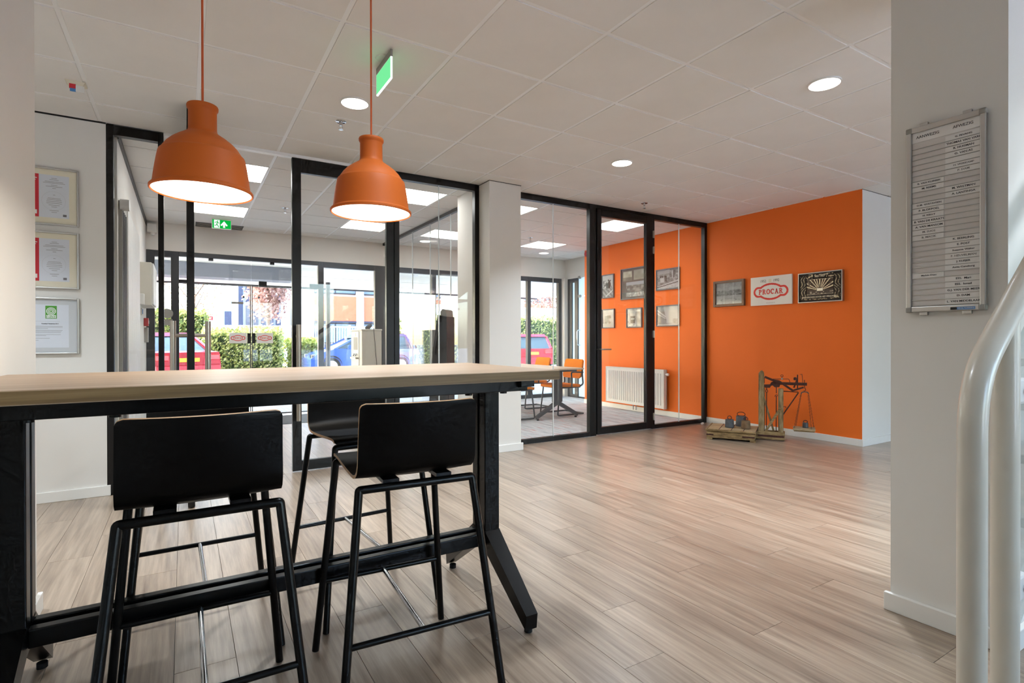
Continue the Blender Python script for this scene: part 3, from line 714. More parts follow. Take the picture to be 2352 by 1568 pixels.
PLAB = ['square ceiling light panel in the hall behind the left pendant', 'square ceiling light panel in the hall before the running-man sign', 'square ceiling light panel in the hall behind the right pendant', 'square ceiling light panel in the hall near the street, right of the doors',
        'square ceiling light panel seen just right of the middle pillar', 'square ceiling light panel in the meeting room near the hall screen', 'square ceiling light panel behind the meeting room door', 'square ceiling light panel in the meeting room near the street']
for i, (x, y) in enumerate(PANELS):
    o = pn if i == 0 else copy_tree(pn)
    o.location = (x+.3, y+.3, CEIL); o['label'] = PLAB[i]; o['group'] = 'square light panels beyond the partition'
    LATER.append(('panel_light', o, (0, 0, -.01), .56, PANEL_W, (.86, .93, 1.0), 'SQUARE'))
for a_ in LATER: area(*a_)
# ---- sprinklers, detector
def make_sprinkler():
    t = thing('sprinkler', 'x', 'sprinkler')
    MB().lathe([(0, -.002), (.036, -.003), (.040, 0), (0, 0)], 24).build('escutcheon', 'chrome', t)
    MB().lathe([(0, -.03), (.011, -.03), (.013, -.002), (0, -.002)], 14).build('body', 'chrome', t)
    for s in (-1, 1): MB().tube([(s*.009, 0, -.028), (s*.012, 0, -.042), (0, 0, -.056)], .0022, 6).build('yoke_arm', 'chrome', t)
    MB().lathe([(0, -.060), (.017, -.059), (.018, -.056), (0, -.055)], 16).build('deflector', 'chrome', t); return t
sp = make_sprinkler()
for i, (x, y, lab) in enumerate(((.981, 4.0, 'chrome sprinkler head between the two pendants'), (4.596, 4.568, 'chrome sprinkler head above the meeting room door'), (1.047, 6.97, 'chrome sprinkler head in the entrance hall'), (4.616, 7.02, 'chrome sprinkler head inside the meeting room'))):
    o = sp if i == 0 else copy_tree(sp)
    o.location = (x, y, CEIL-.004); o['label'] = lab; o['group'] = 'sprinkler heads'
t = thing('motion_sensor', 'small white ceiling sensor with a red and white tag', 'sensor', (-.565, 4.26, CEIL-.004))
MB().hexa([(-.05, -.05, 0), (.05, -.05, 0), (.05, .05, 0), (-.05, .05, 0)], [(-.035, -.05, -.03), (.035, -.05, -.03), (.03, .035, -.012), (-.03, .035, -.012)]).build('housing', 'passe_cream', t, bevel=.004)
box('red_window', (-.028, -.052, -.050), (.004, -.046, -.022), 'paper_red', t); box('tag', (-.024, -.053, -.068), (.006, -.047, -.050), 'ink_blue', t); box('tag', (.004, -.054, -.068), (.046, -.050, -.028), 'plastic_white', t)
# ---- exit signs
t = thing('exit_sign', 'green lit exit sign hanging from the ceiling behind the right pendant', 'exit sign', (.97, 2.975, CEIL-.004))
MB().lathe([(0, -.006), (.045, -.006), (.05, 0), (0, 0)], 28).build('ceiling_plate', 'plastic_white', t)
MB().box((-.006, -.13, -.045), (.006, .13, -.006), .002).build('top_rail', 'plastic_grey', t)
box('sign_plate', (-.005, -.128, -.165), (.005, .128, -.045), 'sign_white', t)
box('green_face', (-.0065, -.122, -.158), (-.0052, .122, -.048), 'sign_green', t)
box('green_face', (.0052, -.122, -.158), (.0065, .122, -.048), 'sign_green', t)
t = thing('exit_sign', 'green running-man exit sign with up arrow above the entrance', 'exit sign', mat=facing((.427, 8.02, 2.655), '-Y'))
MB().box((-.112, -.062, -.012), (.112, .075, .012), .003).build('sign_box', 'plastic_white', t)
box('green_face', (-.108, -.058, .0122), (.108, .055, .0135), 'sign_green_deep', t)
box('pictogram_field', (-.088, -.052, .0136), (-.022, .050, .0142), 'sign_white', t)
rm = MB(); z0, z1 = .0143, .0148
rm.prism(arc(-.046, .036, .007, 0, 2*math.pi-.5, 11), z0, z1)
for a, b in (((-.046, .026), (-.056, .0)), ((-.049, .024), (-.068, .022)), ((-.068, .022), (-.076, .012)), ((-.048, .022), (-.036, .010)), ((-.036, .010), (-.026, .012)), ((-.056, .0), (-.062, -.020)), ((-.062, -.020), (-.084, -.020)), ((-.056, .0), (-.044, -.022)), ((-.044, -.022), (-.034, -.044))):
    rm.bar((*a, (z0+z1)/2), (*b, (z0+z1)/2), .009, .0006, (0, 0, 1))
rm.build('running_man', 'sign_green_deep', t)
MB().prism([(.016, -.045), (.040, -.045), (.040, -.008), (.058, -.024), (.070, -.012), (.040, .026), (.028, .040), (.016, .026), (-.014, -.012), (-.002, -.024), (.016, -.008)], .0136, .0142).build('arrow', 'sign_white', t)
MB().tube([(-.05, .075, 0), (-.05, CEIL-2.659, 0)], .004, 8).build('hanger', 'plastic_grey', t); MB().tube([(.05, .075, 0), (.05, CEIL-2.659, 0)], .004, 8).build('hanger', 'plastic_grey', t)
t = thing('ceiling_grille', 'dark slotted air grille in the hall ceiling by the exit sign', 'grille', (.43, 8.54, CEIL-.004))
MB().ring([(-.29, -.15), (.29, -.15), (.29, .15), (-.29, .15)], [(-.275, -.135), (.275, -.135), (.275, .135), (-.275, .135)], -.006, .0).build('grille_frame', 'kiosk_grey', t)
box('backing', (-.275, -.135, -.002), (.275, .135, 0), 'void_dark', t)
for k in range(4): box('slat', (-.275, -.12+k*.07, -.006), (.275, -.10+k*.07, -.002), 'plastic_grey', t)
# ================================================================== LOGO LETTERING (slab serif, drawn)
def slab_letters(mb, word, h, z0, z1, cx=0, cy=0, adv=None):
    """bold slab-serif capitals from bars and arcs, height h, centred on (cx, cy)"""
    W = {'P': .80, 'R': .90, 'O': .92, 'C': .88, 'A': .96}; gapw = .10; hx = h*.87; total = sum(W[c] for c in word)+gapw*(len(word)-1); x = -total/2
    def B(x0, y0, x1, y1): mb.box((cx+x0*hx, cy+(y0-.5)*h, z0), (cx+x1*hx, cy+(y1-.5)*h, z1))
    def Rg(ox, oy, rx, ry, ix, iy, a0, a1, n=14):
        o = [(cx+(ox+rx*math.cos(a0+(a1-a0)*i/n))*hx, cy+(oy+ry*math.sin(a0+(a1-a0)*i/n)-.5)*h) for i in range(n+1)]
        q = [(cx+(ox+ix*math.cos(a0+(a1-a0)*i/n))*hx, cy+(oy+iy*math.sin(a0+(a1-a0)*i/n)-.5)*h) for i in range(n+1)]
        for i in range(n): mb.prism([o[i], o[i+1], q[i+1], q[i]], z0, z1)
    for c in word:
        w_ = W[c]
        if c in 'PR':
            B(x+.10, 0, x+.32, 1); B(x, .88, x+.40, 1); B(x, 0, x+.42, .12)
            Rg(x+.38, .72, .36, .28, .14, .13, -math.pi/2, math.pi/2); B(x+.32, .44, x+.39, .59); B(x+.32, .85, x+.39, 1)
            if c == 'R':
                mb.prism([(cx+(x+.36)*hx, cy+(.48-.5)*h), (cx+(x+.58)*hx, cy+(.48-.5)*h), (cx+(x+.86)*hx, cy-.5*h), (cx+(x+.62)*hx, cy-.5*h)], z0, z1); B(x+.62, 0, x+.92, .12)
        elif c == 'O': Rg(x+.46, .5, .46, .52, .22, .34, 0, 2*math.pi, 26)
        elif c == 'C':
            Rg(x+.46, .5, .46, .52, .22, .34, R(48), R(318), 22); B(x+.66, .66, x+.82, .98)
        elif c == 'A':
            for s in (0, 1):
                f = (lambda u: x+u) if s == 0 else (lambda u: x+.96-u)
                q = [(.10, 0), (.28, 0), (.60, 1), (.40, 1)]
                mb.prism([(cx+f(u)*hx, cy+(v-.5)*h) for u, v in q], z0, z1)
            B(x+.24, .26, x+.74, .40); B(x, 0, x+.38, .12); B(x+.58, 0, x+.98, .12)
        x += w_+gapw
def logo_outline(sc, grow):
    """outline of the badge: a wide oval with two round lobes"""
    pts = []
    for i in range(120):
        a = 2*math.pi*i/120; best = 0
        for k in range(200):
            r = k*.01*1.2; x, y = r*math.cos(a), r*math.sin(a)
            inside = (x/(.62+grow))**2+(y/(.37+grow))**2 < 1 or math.hypot(x-.645, y) < .22+grow or math.hypot(x+.645, y) < .22+grow
            if inside: best = r
        pts.append((best*math.cos(a)*sc, best*math.sin(a)*sc))
    return pts
_oo, _oi = logo_outline(1, .048), logo_outline(1, -.046)
def logo(name, wd, parent, loc, z0, z1, mat='logo_red'):
    sc = wd/1.83; mb = MB(); mb.ring([(x*sc+loc[0], y*sc+loc[1]) for x, y in _oo], [(x*sc+loc[0], y*sc+loc[1]) for x, y in _oi], z0, z1)
    mb.build(name+'_outline', mat, parent, flat=True)
    mb = MB(); slab_letters(mb, 'PROCAR', sc*.247, z0, z1, *loc); mb.build('lettering', mat, parent, flat=True)
# ================================================================== PICTURES
def hsh(i, j, s=0): return (math.sin(i*127.1+j*311.7+s*74.7)*43758.5453) % 1.0
def vn(u, v, f, s=0):
    x, y = u*f, v*f; i, j = math.floor(x), math.floor(y); a, b = x-i, y-j; a, b = a*a*(3-2*a), b*b*(3-2*b)
    return (hsh(i, j, s)*(1-a)+hsh(i+1, j, s)*a)*(1-b)+(hsh(i, j+1, s)*(1-a)+hsh(i+1, j+1, s)*a)*b
def inr(u, v, a, b, c, d): return a <= u <= c and b <= v <= d
def ph_rowers(u, v):
    if v < .42: c = 150+30*math.sin((u*2+v*3)*9)+20*vn(u, v, 12)
    else: c = 222-18*vn(u, v, 4)
    if .40 < v < .78 and .08 < u < .86:
        k = vn(u, v, 13, 2)
        if k > .52 and abs(v-.58) < .22: c = 40+90*vn(u, v, 30)
    if math.hypot((u-.62)/.16, (v-.56)/.16) < 1: c = 46
    if math.hypot((u-.56), (v-.77)*1.4) < .06: c = 30
    if abs(v-(.05+.42*(u-.35))) < .03 and u > .3: c = 236
    return (c*.98, c, c*1.02)
def ph_collage(u, v):
    c = (96, 88, 84)
    if inr(u, v, .07, .60, .42, .93): k = 120+80*vn(u, v, 9); c = (k+30, k+26, k+6) if v > .72 else (k*.8, k*.78, k*.7)
    if inr(u, v, .50, .62, .96, .95): k = 150+44*vn(u, v, 7, 3); c = (k, k-2, k-14)
    if inr(u, v, .20, .06, .96, .56):
        c = (176, 182, 196) if v > .44 else tuple([70+110*vn(u, v, 16, 5)]*3)
        if v < .20: k = 130+120*vn(u, v, 26, 7); c = (k, k, k)
    elif inr(u, v, .07, .10, .18, .54): k = 60+60*vn(u, v, 10); c = (k, k, k)
    return c
def ph_works(u, v):
    k = 120+90*vn(u, v, 11, 1)-40*vn(u, v, 26, 4)
    if v > .78 and u < .6: k = 176
    if inr(u, v, .16, .36, .34, .62): k = 206
    if inr(u, v, .12, .60, .40, .70) and vn(u, v, 30) > .45: k = 34
    if inr(u, v, .40, .40, .46, .68) or inr(u, v, .36, .42, .38, .66): k = 60
    if inr(u, v, .72, .55, .80, .92): k = 216 if u < .75 else 90
    if v < .16+.28*u and v > .03: k = 190+30*vn(u, v, 20)
    if abs(v-(.10+.22*u)) < .02: k = 50
    return (k, k*.98, k)
def ph_lorry(u, v):
    c = 168+30*v-20*vn(u, v, 6)
    if v < .28: c = 150
    if inr(u, v, .18, .26, .78, .66): c = 96+60*vn(u, v, 9)
    if inr(u, v, .40, .52, .70, .68): c = 58
    if inr(u, v, .62, .32, .80, .50): c = 176
    for x in (.30, .62):
        if math.hypot(u-x, (v-.27)*1.3) < .09: c = 34
    if inr(u, v, .04, .02, .14, .22): c = 240
    if v > .88: c = 214-30*vn(u, v, 14)
    return (c, c, c*1.02)
def ph_poster(u, v):
    k = 132+80*vn(u, v, 7)
    if inr(u, v, .24, .20, .56, .60): k = 52+30*vn(u, v, 12)
    if inr(u, v, .28, .42, .52, .46): k = 230
    if inr(u, v, .20, .60, .60, .92): k = 190+40*vn(u, v, 5)
    if u > .62: k = 176-26*abs(math.sin(v*7+u*3))+20*vn(u, v, 9)
    if u < .14 and vn(u, v, 16) > .4: k = 220
    if inr(u, v, .56, .84, .94, .93): k = 222
    if inr(u, v, .08, .04, .64, .14): k = 238 if vn(u, v, 22, 3) > .42 else 90
    return (k, k, k)
def ph_street(u, v):
    k = 214-14*v
    if v < .34: k = 118+70*vn(u, v, 12)
    if u < .30+.2*(1-v): k = 110+60*vn(u, v, 9)
    if abs(v-(.82-.9*u)) < .035 and u < .42: k = 226
    if abs(v-(.64-.7*u)) < .03 and u < .40: k = 210
    if inr(u, v, .46, .12, .74, .34): k = 206
    if v < .05: k = 220
    return (k, k*1.0, k*1.02)
def ph_etching(u, v):
    k = 206-30*vn(u, v, 7)-18*vn(u, v, 19, 3)
    if .38 < v < .66: k -= 70*vn(u, v, 16, 5)
    if .40 < v < .50 and vn(u, v, 24, 2) > .5: k -= 50
    if .12 < v < .27 and .17 < u < .80:
        e = ((u-.485)/.31)**2+((v-.195)/.075)**2
        if .72 < e < 1: k = 130
    if abs(u-.31) < .006 or abs(u-.66) < .006: k = 236
    return (k*.97, k*1.0, k*1.03)
def ph_plaque(u, v):
    dk = 34+18*vn(u, v, 30); c = (dk+8, dk, dk-6)
    gx, gy = u-.5, (v-.36)*.62; r = math.hypot(gx, gy); a = math.atan2(gy, gx)
    if inr(u, v, .17, .24, .83, .80):
        c = (74, 58, 48) if v > .40 else (88, 78, 70)
        if v > .36 and r > .09:
            for t in (18, 30, 48, 62, 74, 90, 106, 118, 132, 150, 162):
                if abs(a-R(t)) < .035/(.35+r*2.2): c = (226, 214, 184)
        if abs(gx) < .075 and .36 < v < .46: c = (244, 240, 224)
        if inr(u, v, .20, .44, .27, .74) or inr(u, v, .74, .56, .79, .68):
            if vn(u, v, 34) > .45: c = (120, 108, 96)
        if v < .34 and vn(u, v, 22, 4) > .66: c = (170, 158, 140)
    else:
        if (u < .15 or u > .85) and .05 < v < .95:
            s = math.sin((abs(u-.5)*60+math.sin(v*13)*2.5)*1.5+v*23)
            c = (164, 150, 126) if s > .55 and vn(u, v, 24) > .35 else (84, 74, 62) if s > 0 else c
    if inr(u, v, .17, .225, .83, .24) or inr(u, v, .17, .80, .83, .81): c = (206, 194, 170)
    if v > .83 and .16 < u < .84 and not inr(u, v, .33, .83, .66, .95):
        if vn(u, v, 26, 9) > .62: c = (190, 176, 150)
    if inr(u, v, .12, .03, .84, .07) and vn(u, v, 50, 3) > .5: c = (150, 136, 112)
    if inr(u, v, .84, .07, .96, .10): c = (226, 214, 180)
    return c
def picture(label, yc, zc, wd, ht, fn, mat='frame_grey', fw=.016, dep=.026, nx=56, ny=42, mount=0.0):
    t = thing('framed_picture', label, 'picture', mat=facing((XO, yc, zc), '-X')); a, b = wd/2, ht/2
    for n, p, q in (('frame_side', (-a, -b, 0), (-a+fw, b, dep)), ('frame_side', (a-fw, -b, 0), (a, b, dep)), ('frame_side', (-a+fw, -b, 0), (a-fw, -b+fw, dep)), ('frame_side', (-a+fw, b-fw, 0), (a-fw, b, dep))):
        box(n, p, q, mat, t, bev=.002)
    box('backing', (-a+fw, -b+fw, .002), (a-fw, b-fw, dep*.5), 'passe_grey', t)
    canvas('print', wd-2*fw-mount, ht-2*fw-mount, nx, ny, (lambda u, v: tuple(k*.80 for k in (fn(u, v) if isinstance(fn(u, v), tuple) else (fn(u, v),)*3))), t, dep*.5+.0006); return t
picture('framed black and white photo of people on the water, upper left inside the meeting room', 6.93, 2.036, .305, .40, ph_rowers)
picture('large framed collage of old photos behind the meeting room door', 6.31, 2.032, .60, .50, ph_collage, nx=80, ny=64)
picture('framed black and white workshop photo, upper right inside the meeting room', 5.612, 2.030, .45, .315, ph_works, nx=70, ny=50)
picture('framed black and white photo of an old lorry, lower left inside the meeting room', 6.92, 1.490, .315, .325, ph_lorry)
picture('small framed photo with big numbers behind the meeting room door', 6.307, 1.482, .345, .315, ph_poster)
picture('framed black and white street photo, lower right inside the meeting room', 5.614, 1.488, .44, .315, ph_street)
picture('brown framed etching on the orange wall left of the red logo panel', 4.558, 1.742, .465, .342, ph_etching, 'frame_brown', .032, .036, 70, 50)
t = thing('logo_panel', 'white panel with red logo and the years 1952 and 1992 on the orange wall', 'sign', mat=facing((XO, 3.967, 1.733), '-X'))
MB().box((-.27, -.176, 0), (.27, .176, .022), .002).build('panel', 'board_white', t); logo('logo', .46, t, (0, -.012), .0222, .0234)
text('year', '1952', .045, 'ink', (-.098, .118, .0224), t, xs=.9); text('year', '1992', .045, 'ink', (.072, .118, .0224), t, xs=.9)
box('gold_emblem', (-.025, .098, .0222), (.010, .140, .0226), 'passe_cream', t); text('small_print', 'PROCAR FEESTCOMITE 1992', .009, 'ink_grey', (0, -.150, .0224), t)
t = thing('relief_plaque', 'dark relief plaque with gold sun rays on the orange wall, dated MEI 1937', 'plaque', mat=facing((XO, 3.367, 1.725), '-X'))
for n, p, q in (('frame_side', (-.247, -.170, 0), (-.238, .170, .04)), ('frame_side', (.238, -.170, 0), (.247, .170, .04)), ('frame_side', (-.238, -.170, 0), (.238, -.161, .04)), ('frame_side', (-.238, .161, 0), (.238, .170, .04))): box(n, p, q, 'alu', t)
box('backing', (-.238, -.161, .002), (.238, .161, .030), 'frame_black', t); canvas('relief', .45, .298, 130, 86, ph_plaque, t, .0312, 'print_metal')
text('date', 'MEI 1937', .030, 'passe_cream', (0, .122, .0318), t, bold=.0006); text('lettering', 'AANGEBODEN DOOR HET PERSONEEL', .0225, 'passe_cream', (-.008, -.110, .0318), t, bold=.0004)
# certificates on the left wall
def cert(label, zc, ht, mount, paper, fn):
    t = thing('certificate', label, 'certificate', mat=facing((-.798, YP, zc), '-Y')); a, b, fw = .158, ht/2, .011
    for p, q in (((-a, -b, 0), (-a+fw, b, .02)), ((a-fw, -b, 0), (a, b, .02)), ((-a+fw, -b, 0), (a-fw, -b+fw, .02)), ((-a+fw, b-fw, 0), (a-fw, b, .02))): box('frame_side', p, q, 'alu', t, bev=.003)
    box('mount_card', (-a+fw, -b+fw, .002), (a-fw, b-fw, .008), mount, t); fn(t); return t
def red_cert(t):
    box('sheet', (-.106, -.148, .0081), (.104, .150, .0088), 'paper', t); box('red_band', (-.106, -.148, .0089), (-.060, .150, .0094), 'paper_red', t)
    box('badge', (-.100, -.128, .0095), (-.070, -.100, .0098), 'plastic_white', t); box('band_mark', (-.098, .118, .0095), (-.070, .124, .0098), 'plastic_white', t); box('band_mark', (-.098, .106, .0095), (-.076, .110, .0098), 'plastic_white', t)
    for i, (y, w_) in enumerate(((.128, .03), (.118, .05), (.104, .10), (.095, .12), (.080, .035), (.070, .09), (.058, .02), (.012, .012), (-.012, .07), (-.022, .08), (-.034, .085), (-.046, .085), (-.060, .06), (-.072, .03), (-.098, .05), (-.110, .03))):
        box('text_line', (.022-w_/2, y-.0012, .0089), (.022+w_/2, y+.0012, .0091), 'ink_grey', t)
    MB().ring(arc(.020, -.030, .066, .1, math.pi*1.9, 40), arc(.020, -.030, .0645, .1, math.pi*1.9, 40), .0089, .0091).build('watermark_ring', 'passe_grey', t)
    box('stamp', (.070, -.136, .0089), (.090, -.120, .0092), 'frame_grey', t)
def green_cert(t):
    box('sheet', (-.118, -.152, .0081), (.100, .150, .0088), 'paper', t); box('green_badge', (-.028, .052, .0089), (.034, .142, .0096), 'logo_green', t)
    for r in (.026, .018, .010): MB().ring(arc(.003, .104, r, 0, 2*math.pi*39/40, 39), arc(.003, .104, r-.0038, 0, 2*math.pi*39/40, 39), .0097, .0100).build('target_ring', 'ink_white', t)
    text('lettering', 'GROEN', .0155, 'ink_white', (.003, .0715, .0098), t, bold=.0006); text('lettering', 'GEDAAN!', .0125, 'ink_white', (.003, .0600, .0098), t, bold=.0005)
    text('lettering', 'Keteltijd Nederland B.V.', .0095, 'ink', (-.002, .016, .0091), t, bold=.0003); box('rule', (-.09, .033, .0089), (.05, .0338, .0091), 'ink_grey', t)
    for y, w_ in ((-.002, .17), (-.010, .17), (-.018, .09), (-.030, .17), (-.038, .165), (-.046, .16), (-.060, .16), (-.068, .08), (-.086, .10), (-.100, .04)):
        box('text_line', (-.105, y-.001, .0089), (-.105+w_, y+.001, .0091), 'ink_grey', t)
cert('silver framed certificate with red band, topmost of the three', 2.146, .40, 'passe_cream', 'paper', red_cert)
cert('silver framed certificate with red band, middle of the three', 1.700, .40, 'passe_cream', 'paper', red_cert)
cert('silver framed letter with green target badge, lowest of the three', 1.238, .396, 'passe_grey', 'paper', green_cert)
# ================================================================== PRESENCE BOARD
ROWS = [('', 'G. FEVANG'), ('', 'THOMAS VAN VARK'), ('', 'R. HUISMAN'), ('', 'O. VAN AS'), ('', ' '), ('', 'H. VREEKAMP'), ('', 'P. DAM'), ('B. VAN KLEREEK', ''), ('M. REEMS', ''), ('', 'M. WIGTMAN'), ('', 'A. LANTINGA'),
        ('O.M. GUSTAVSEN', ''), ('P. BLOKPOEL', ''), ('H. KELLY', ''), ('B. VAN DE KRAATS', ''), ('A. VAN MANSOM', ''), ('M. SUOS', ''), ('B. MACIK', ''), ('', 'K. BEERLING'), ('', 'E. POST'), ('', 'Suzanne Walter'), ('', 'F. HEUVELMAN'), ('', 'J. KLEIJER'),
        ('', 'Anita Cuneburg'), ('Melvin Daas', ''), ('', 'ESS.  Mari'), ('', 'ESS.  Ismail'), ('', 'G.J. VAN DER MEER'), ('', 'D. DAM'), ('', 'L. VAN MIDDELAAR')]
t = thing('presence_board', 'aluminium framed presence board with name slips on the right pillar', 'board', mat=facing((2.54, .913, 1.618), '-X'))
a, b, dp = .128, .372, .022
box('back_panel', (-a+.012, -b+.012, .002), (a-.012, b-.012, .012), 'slot_grey', t)
for p, q in (((-a, -b, 0), (-a+.018, b, dp)), ((a-.018, -b, 0), (a, b, dp)), ((-a+.018, -b, 0), (a-.018, -b+.022, dp)), ((-a+.018, b-.022, 0), (a-.018, b, dp))): box('frame_side', p, q, 'alu', t, bev=.003)
for sx in (-1, 1):
    for sy in (-1, 1): MB().box((sx*(a+.001)-(.022 if sx > 0 else 0), sy*(b+.001)-(.022 if sy > 0 else 0), -.0), (sx*(a+.001)+(.022 if sx < 0 else 0), sy*(b+.001)+(.022 if sy < 0 else 0), dp+.002), .004).build('corner_cap', 'plastic_grey', t)
    for sy in (-1, 1): box('wall_clip', (sx*.07-.014, sy*(b+.006)-.007, 0), (sx*.07+.014, sy*(b+.006)+.007, .014), 'alu', t, bev=.002)
hdr = box('header_strip', (-a+.018, b-.062, .012), (a-.018, b-.022, .0145), 'board_white', t)
text('lettering', 'AANWEZIG', .0155, 'ink', (-.056, b-.042, .0149), t, xs=.95); text('lettering', 'AFWEZIG', .0155, 'ink', (.058, b-.040, .0149), t, xs=.95)
zt_, zb_ = b-.066, -b+.026; rp = (zt_-zb_)/30
_slip = MB().box((-.0535, -rp/2+.0016, 0), (.0535, rp/2-.0012, .0022), .0004).mesh('name_slip', 'board_white')
for i, (l, r_) in enumerate(ROWS):
    zc = zt_-rp*(i+.5)
    box('slot_rail', (-a+.018, zc-rp/2-.0005, .012), (a-.018, zc-rp/2+.0016, .0165), 'alu', t)
    s, x = (l, -.0555) if l else (r_, .0555)
    o = link('name_slip', _slip, t); o.location = (x, zc, .0125)
    if s.strip():
        small = s in ('G. FEVANG', 'H. VREEKAMP', 'B. VAN KLEREEK', 'Suzanne Walter', 'Anita Cuneburg', 'Melvin Daas', 'O.M. GUSTAVSEN', 'H. KELLY', 'J. KLEIJER')
        faint = s in ('M. SUOS', 'B. MACIK', 'P. DAM', 'F. HEUVELMAN', 'H. VREEKAMP')
        text('lettering', s, .0085 if small else .0105, 'ink_grey' if faint else 'ink', (.004, 0, .0026), o, xs=1.12 if not small else 1.25, bold=.00012)
mk = box('maker_strip', (.022, -b+.004, dp), (.098, -b+.014, dp+.0006), 'ink_blue', t); box('maker_mark', (.022, -b+.004, dp+.0007), (.042, -b+.014, dp+.0012), 'ink', t)
text('lettering', 'VISUAL PLANNING', .0062, 'ink_white', (.070, -b+.009, dp+.0012), t)
# ================================================================== STAIR RAILING (right foreground)
RY, rr = .53, .0293
t = thing('stair_railing', 'cream painted tubular stair railing rising at the right edge', 'railing', (1.62, RY, 0))
MB().tube(fillet([(1.62, RY, 0), (1.62, RY, 1.035), (1.98, RY, 1.300), (3.0, RY, 2.05)], .13, 10), rr, 28).build('hand_rail', 'rail_paint', t, True)
MB().tube([(1.832, RY, 0), (1.832, RY, 1.185)], rr, 28).build('post', 'rail_paint', t, True)
for x in (1.62, 1.832): MB().lathe([(0, .008), (.055, .008), (.055, 0), (0, 0)], 24, (x, RY, 0)).build('base_plate', 'rail_paint', t, True)
MB().hexa([(1.885, RY-.005, .34), (1.885, RY+.005, .34), (3.0, RY+.005, 1.16), (3.0, RY-.005, 1.16)], [(1.885, RY-.005, 1.10), (1.885, RY+.005, 1.10), (3.0, RY+.005, 1.92), (3.0, RY-.005, 1.92)]).build('glass_panel', 'glass_stair', t, True)
for z in (.48, 1.00):
    cl = MB().box((1.862, RY-.02, z-.035), (1.925, RY+.02, z+.035), .008).build('panel_clamp', 'plastic_white', t, True)
    MB().lathe([(0, -.010), (.009, -.010), (.009, 0), (0, 0)], 12, (1.90, RY-.02, z), 'y').build('clamp_bolt', 'chrome', cl, True)
t = thing('staircase', 'white steel staircase with wooden treads behind the railing', 'stairs', (1.9, .1, 0))
for y in (RY-.06, -.42):
    MB().hexa([(1.90, y-.02, 0), (1.90, y+.02, 0), (1.90, y+.02, .20), (1.90, y-.02, .20)], [(5.0, y-.02, 2.28), (5.0, y+.02, 2.28), (5.0, y+.02, 2.48), (5.0, y-.02, 2.48)]).build('stringer', 'white_paint', t, True)
for k in range(11): box('tread', (1.93+.26*k, -.40, .175*(k+1)-.035), (2.23+.26*k, RY-.08, .175*(k+1)), 'floor_wood', t, True, .004)
# ================================================================== OLD PLATFORM SCALE
t = thing('platform_scale', 'antique wooden platform scale with rusty beam before the orange wall', 'scale', (5.092, 4.09, 0), R(-59.5))
for k in range(4):                       # platform boards, cut by three battens
    for j in range(4):
        MB().box((.004+k*.128, .004+j*.122, .098), (.126+k*.128, .120+j*.122, .116+.001*((k+j) % 2)), .002).build('platform_board', 'old_plank', t)
for k in range(5): box('cross_batten', (k*.128-.002, 0, .112), (k*.128+.004, .49, .119), 'iron_rust', t)
MB().box((-.004, -.012, .100), (.514, .004, .120), .002).build('edge_batten', 'old_wood', t); MB().box((-.012, -.012, .100), (.002, .49, .120), .002).build('edge_batten', 'old_wood', t)
box('platform_core', (.005, .01, .088), (.508, .485, .098), 'old_wood', t)
for n, p, q in (('base_board', (-.002, 0, .022), (.502, .024, .092)), ('base_board', (-.002, .466, .022), (.502, .49, .092)), ('base_board', (-.002, .024, .022), (.022, .466, .092)), ('base_board', (.478, .024, .022), (.502, .466, .092))): MB().box(p, q, .003).build(n, 'old_wood', t)
for x in (0, .452): MB().box((x, 0, 0), (x+.06, .05, .022), .003).build('foot_block', 'old_wood', t); MB().box((x, .44, 0), (x+.06, .49, .022), .003).build('foot_block', 'old_wood', t)
for x0, x1 in ((-.003, .075), (.375, .503)): MB().box((x0, -.003, .048), (x1, .001, .064), .001).build('iron_strap', 'iron_rust', t)
for x, z in ((.055, .085), (.055, .030), (.478, .085), (.478, .034)): MB().lathe([(0, .003), (.005, .002), (.006, 0)], 10, (x, -.001, z), 'y').build('nail_head', 'iron_rust', t)
MB().box((.495, .232, .012), (.790, .262, .098), .004).build('frame_beam', 'old_wood', t); MB().box((.495, .340, .012), (.790, .370, .098), .004).build('frame_beam', 'old_wood', t)
MB().box((.760, .262, .012), (.790, .340, .098), .003).build('frame_beam', 'old_wood', t); box('iron_strap', (.52, .2295, .040), (.785, .2335, .062), 'iron_rust', t)
MB().prism([(.522, .09), (.580, .09), (.581, .740), (.574, .770), (.556, .785), (.540, .776), (.524, .752)], .262, .300, 'xz').build('tall_post', 'old_post', t, bevel=.003)
MB().box((.520, .300, .09), (.585, .345, .58), .003).build('tall_post', 'old_post', t)
MB().box((.724, .262, .09), (.776, .318, .585), .003).build('short_post', 'old_post', t)
def B(n, a, b, w_, h_, y=.28, m='iron_rust', y2=None): return MB().bar((a[0], y, a[1]), (b[0], y if y2 is None else y2, b[1]), w_, h_, (0, 0, 1)).build(n, m, t)
B('wood_brace', (.566, .515), (.676, .105), .022, .020, .30, 'old_post'); B('wood_brace', (.600, .105), (.750, .370), .022, .026, .262, 'old_wood')
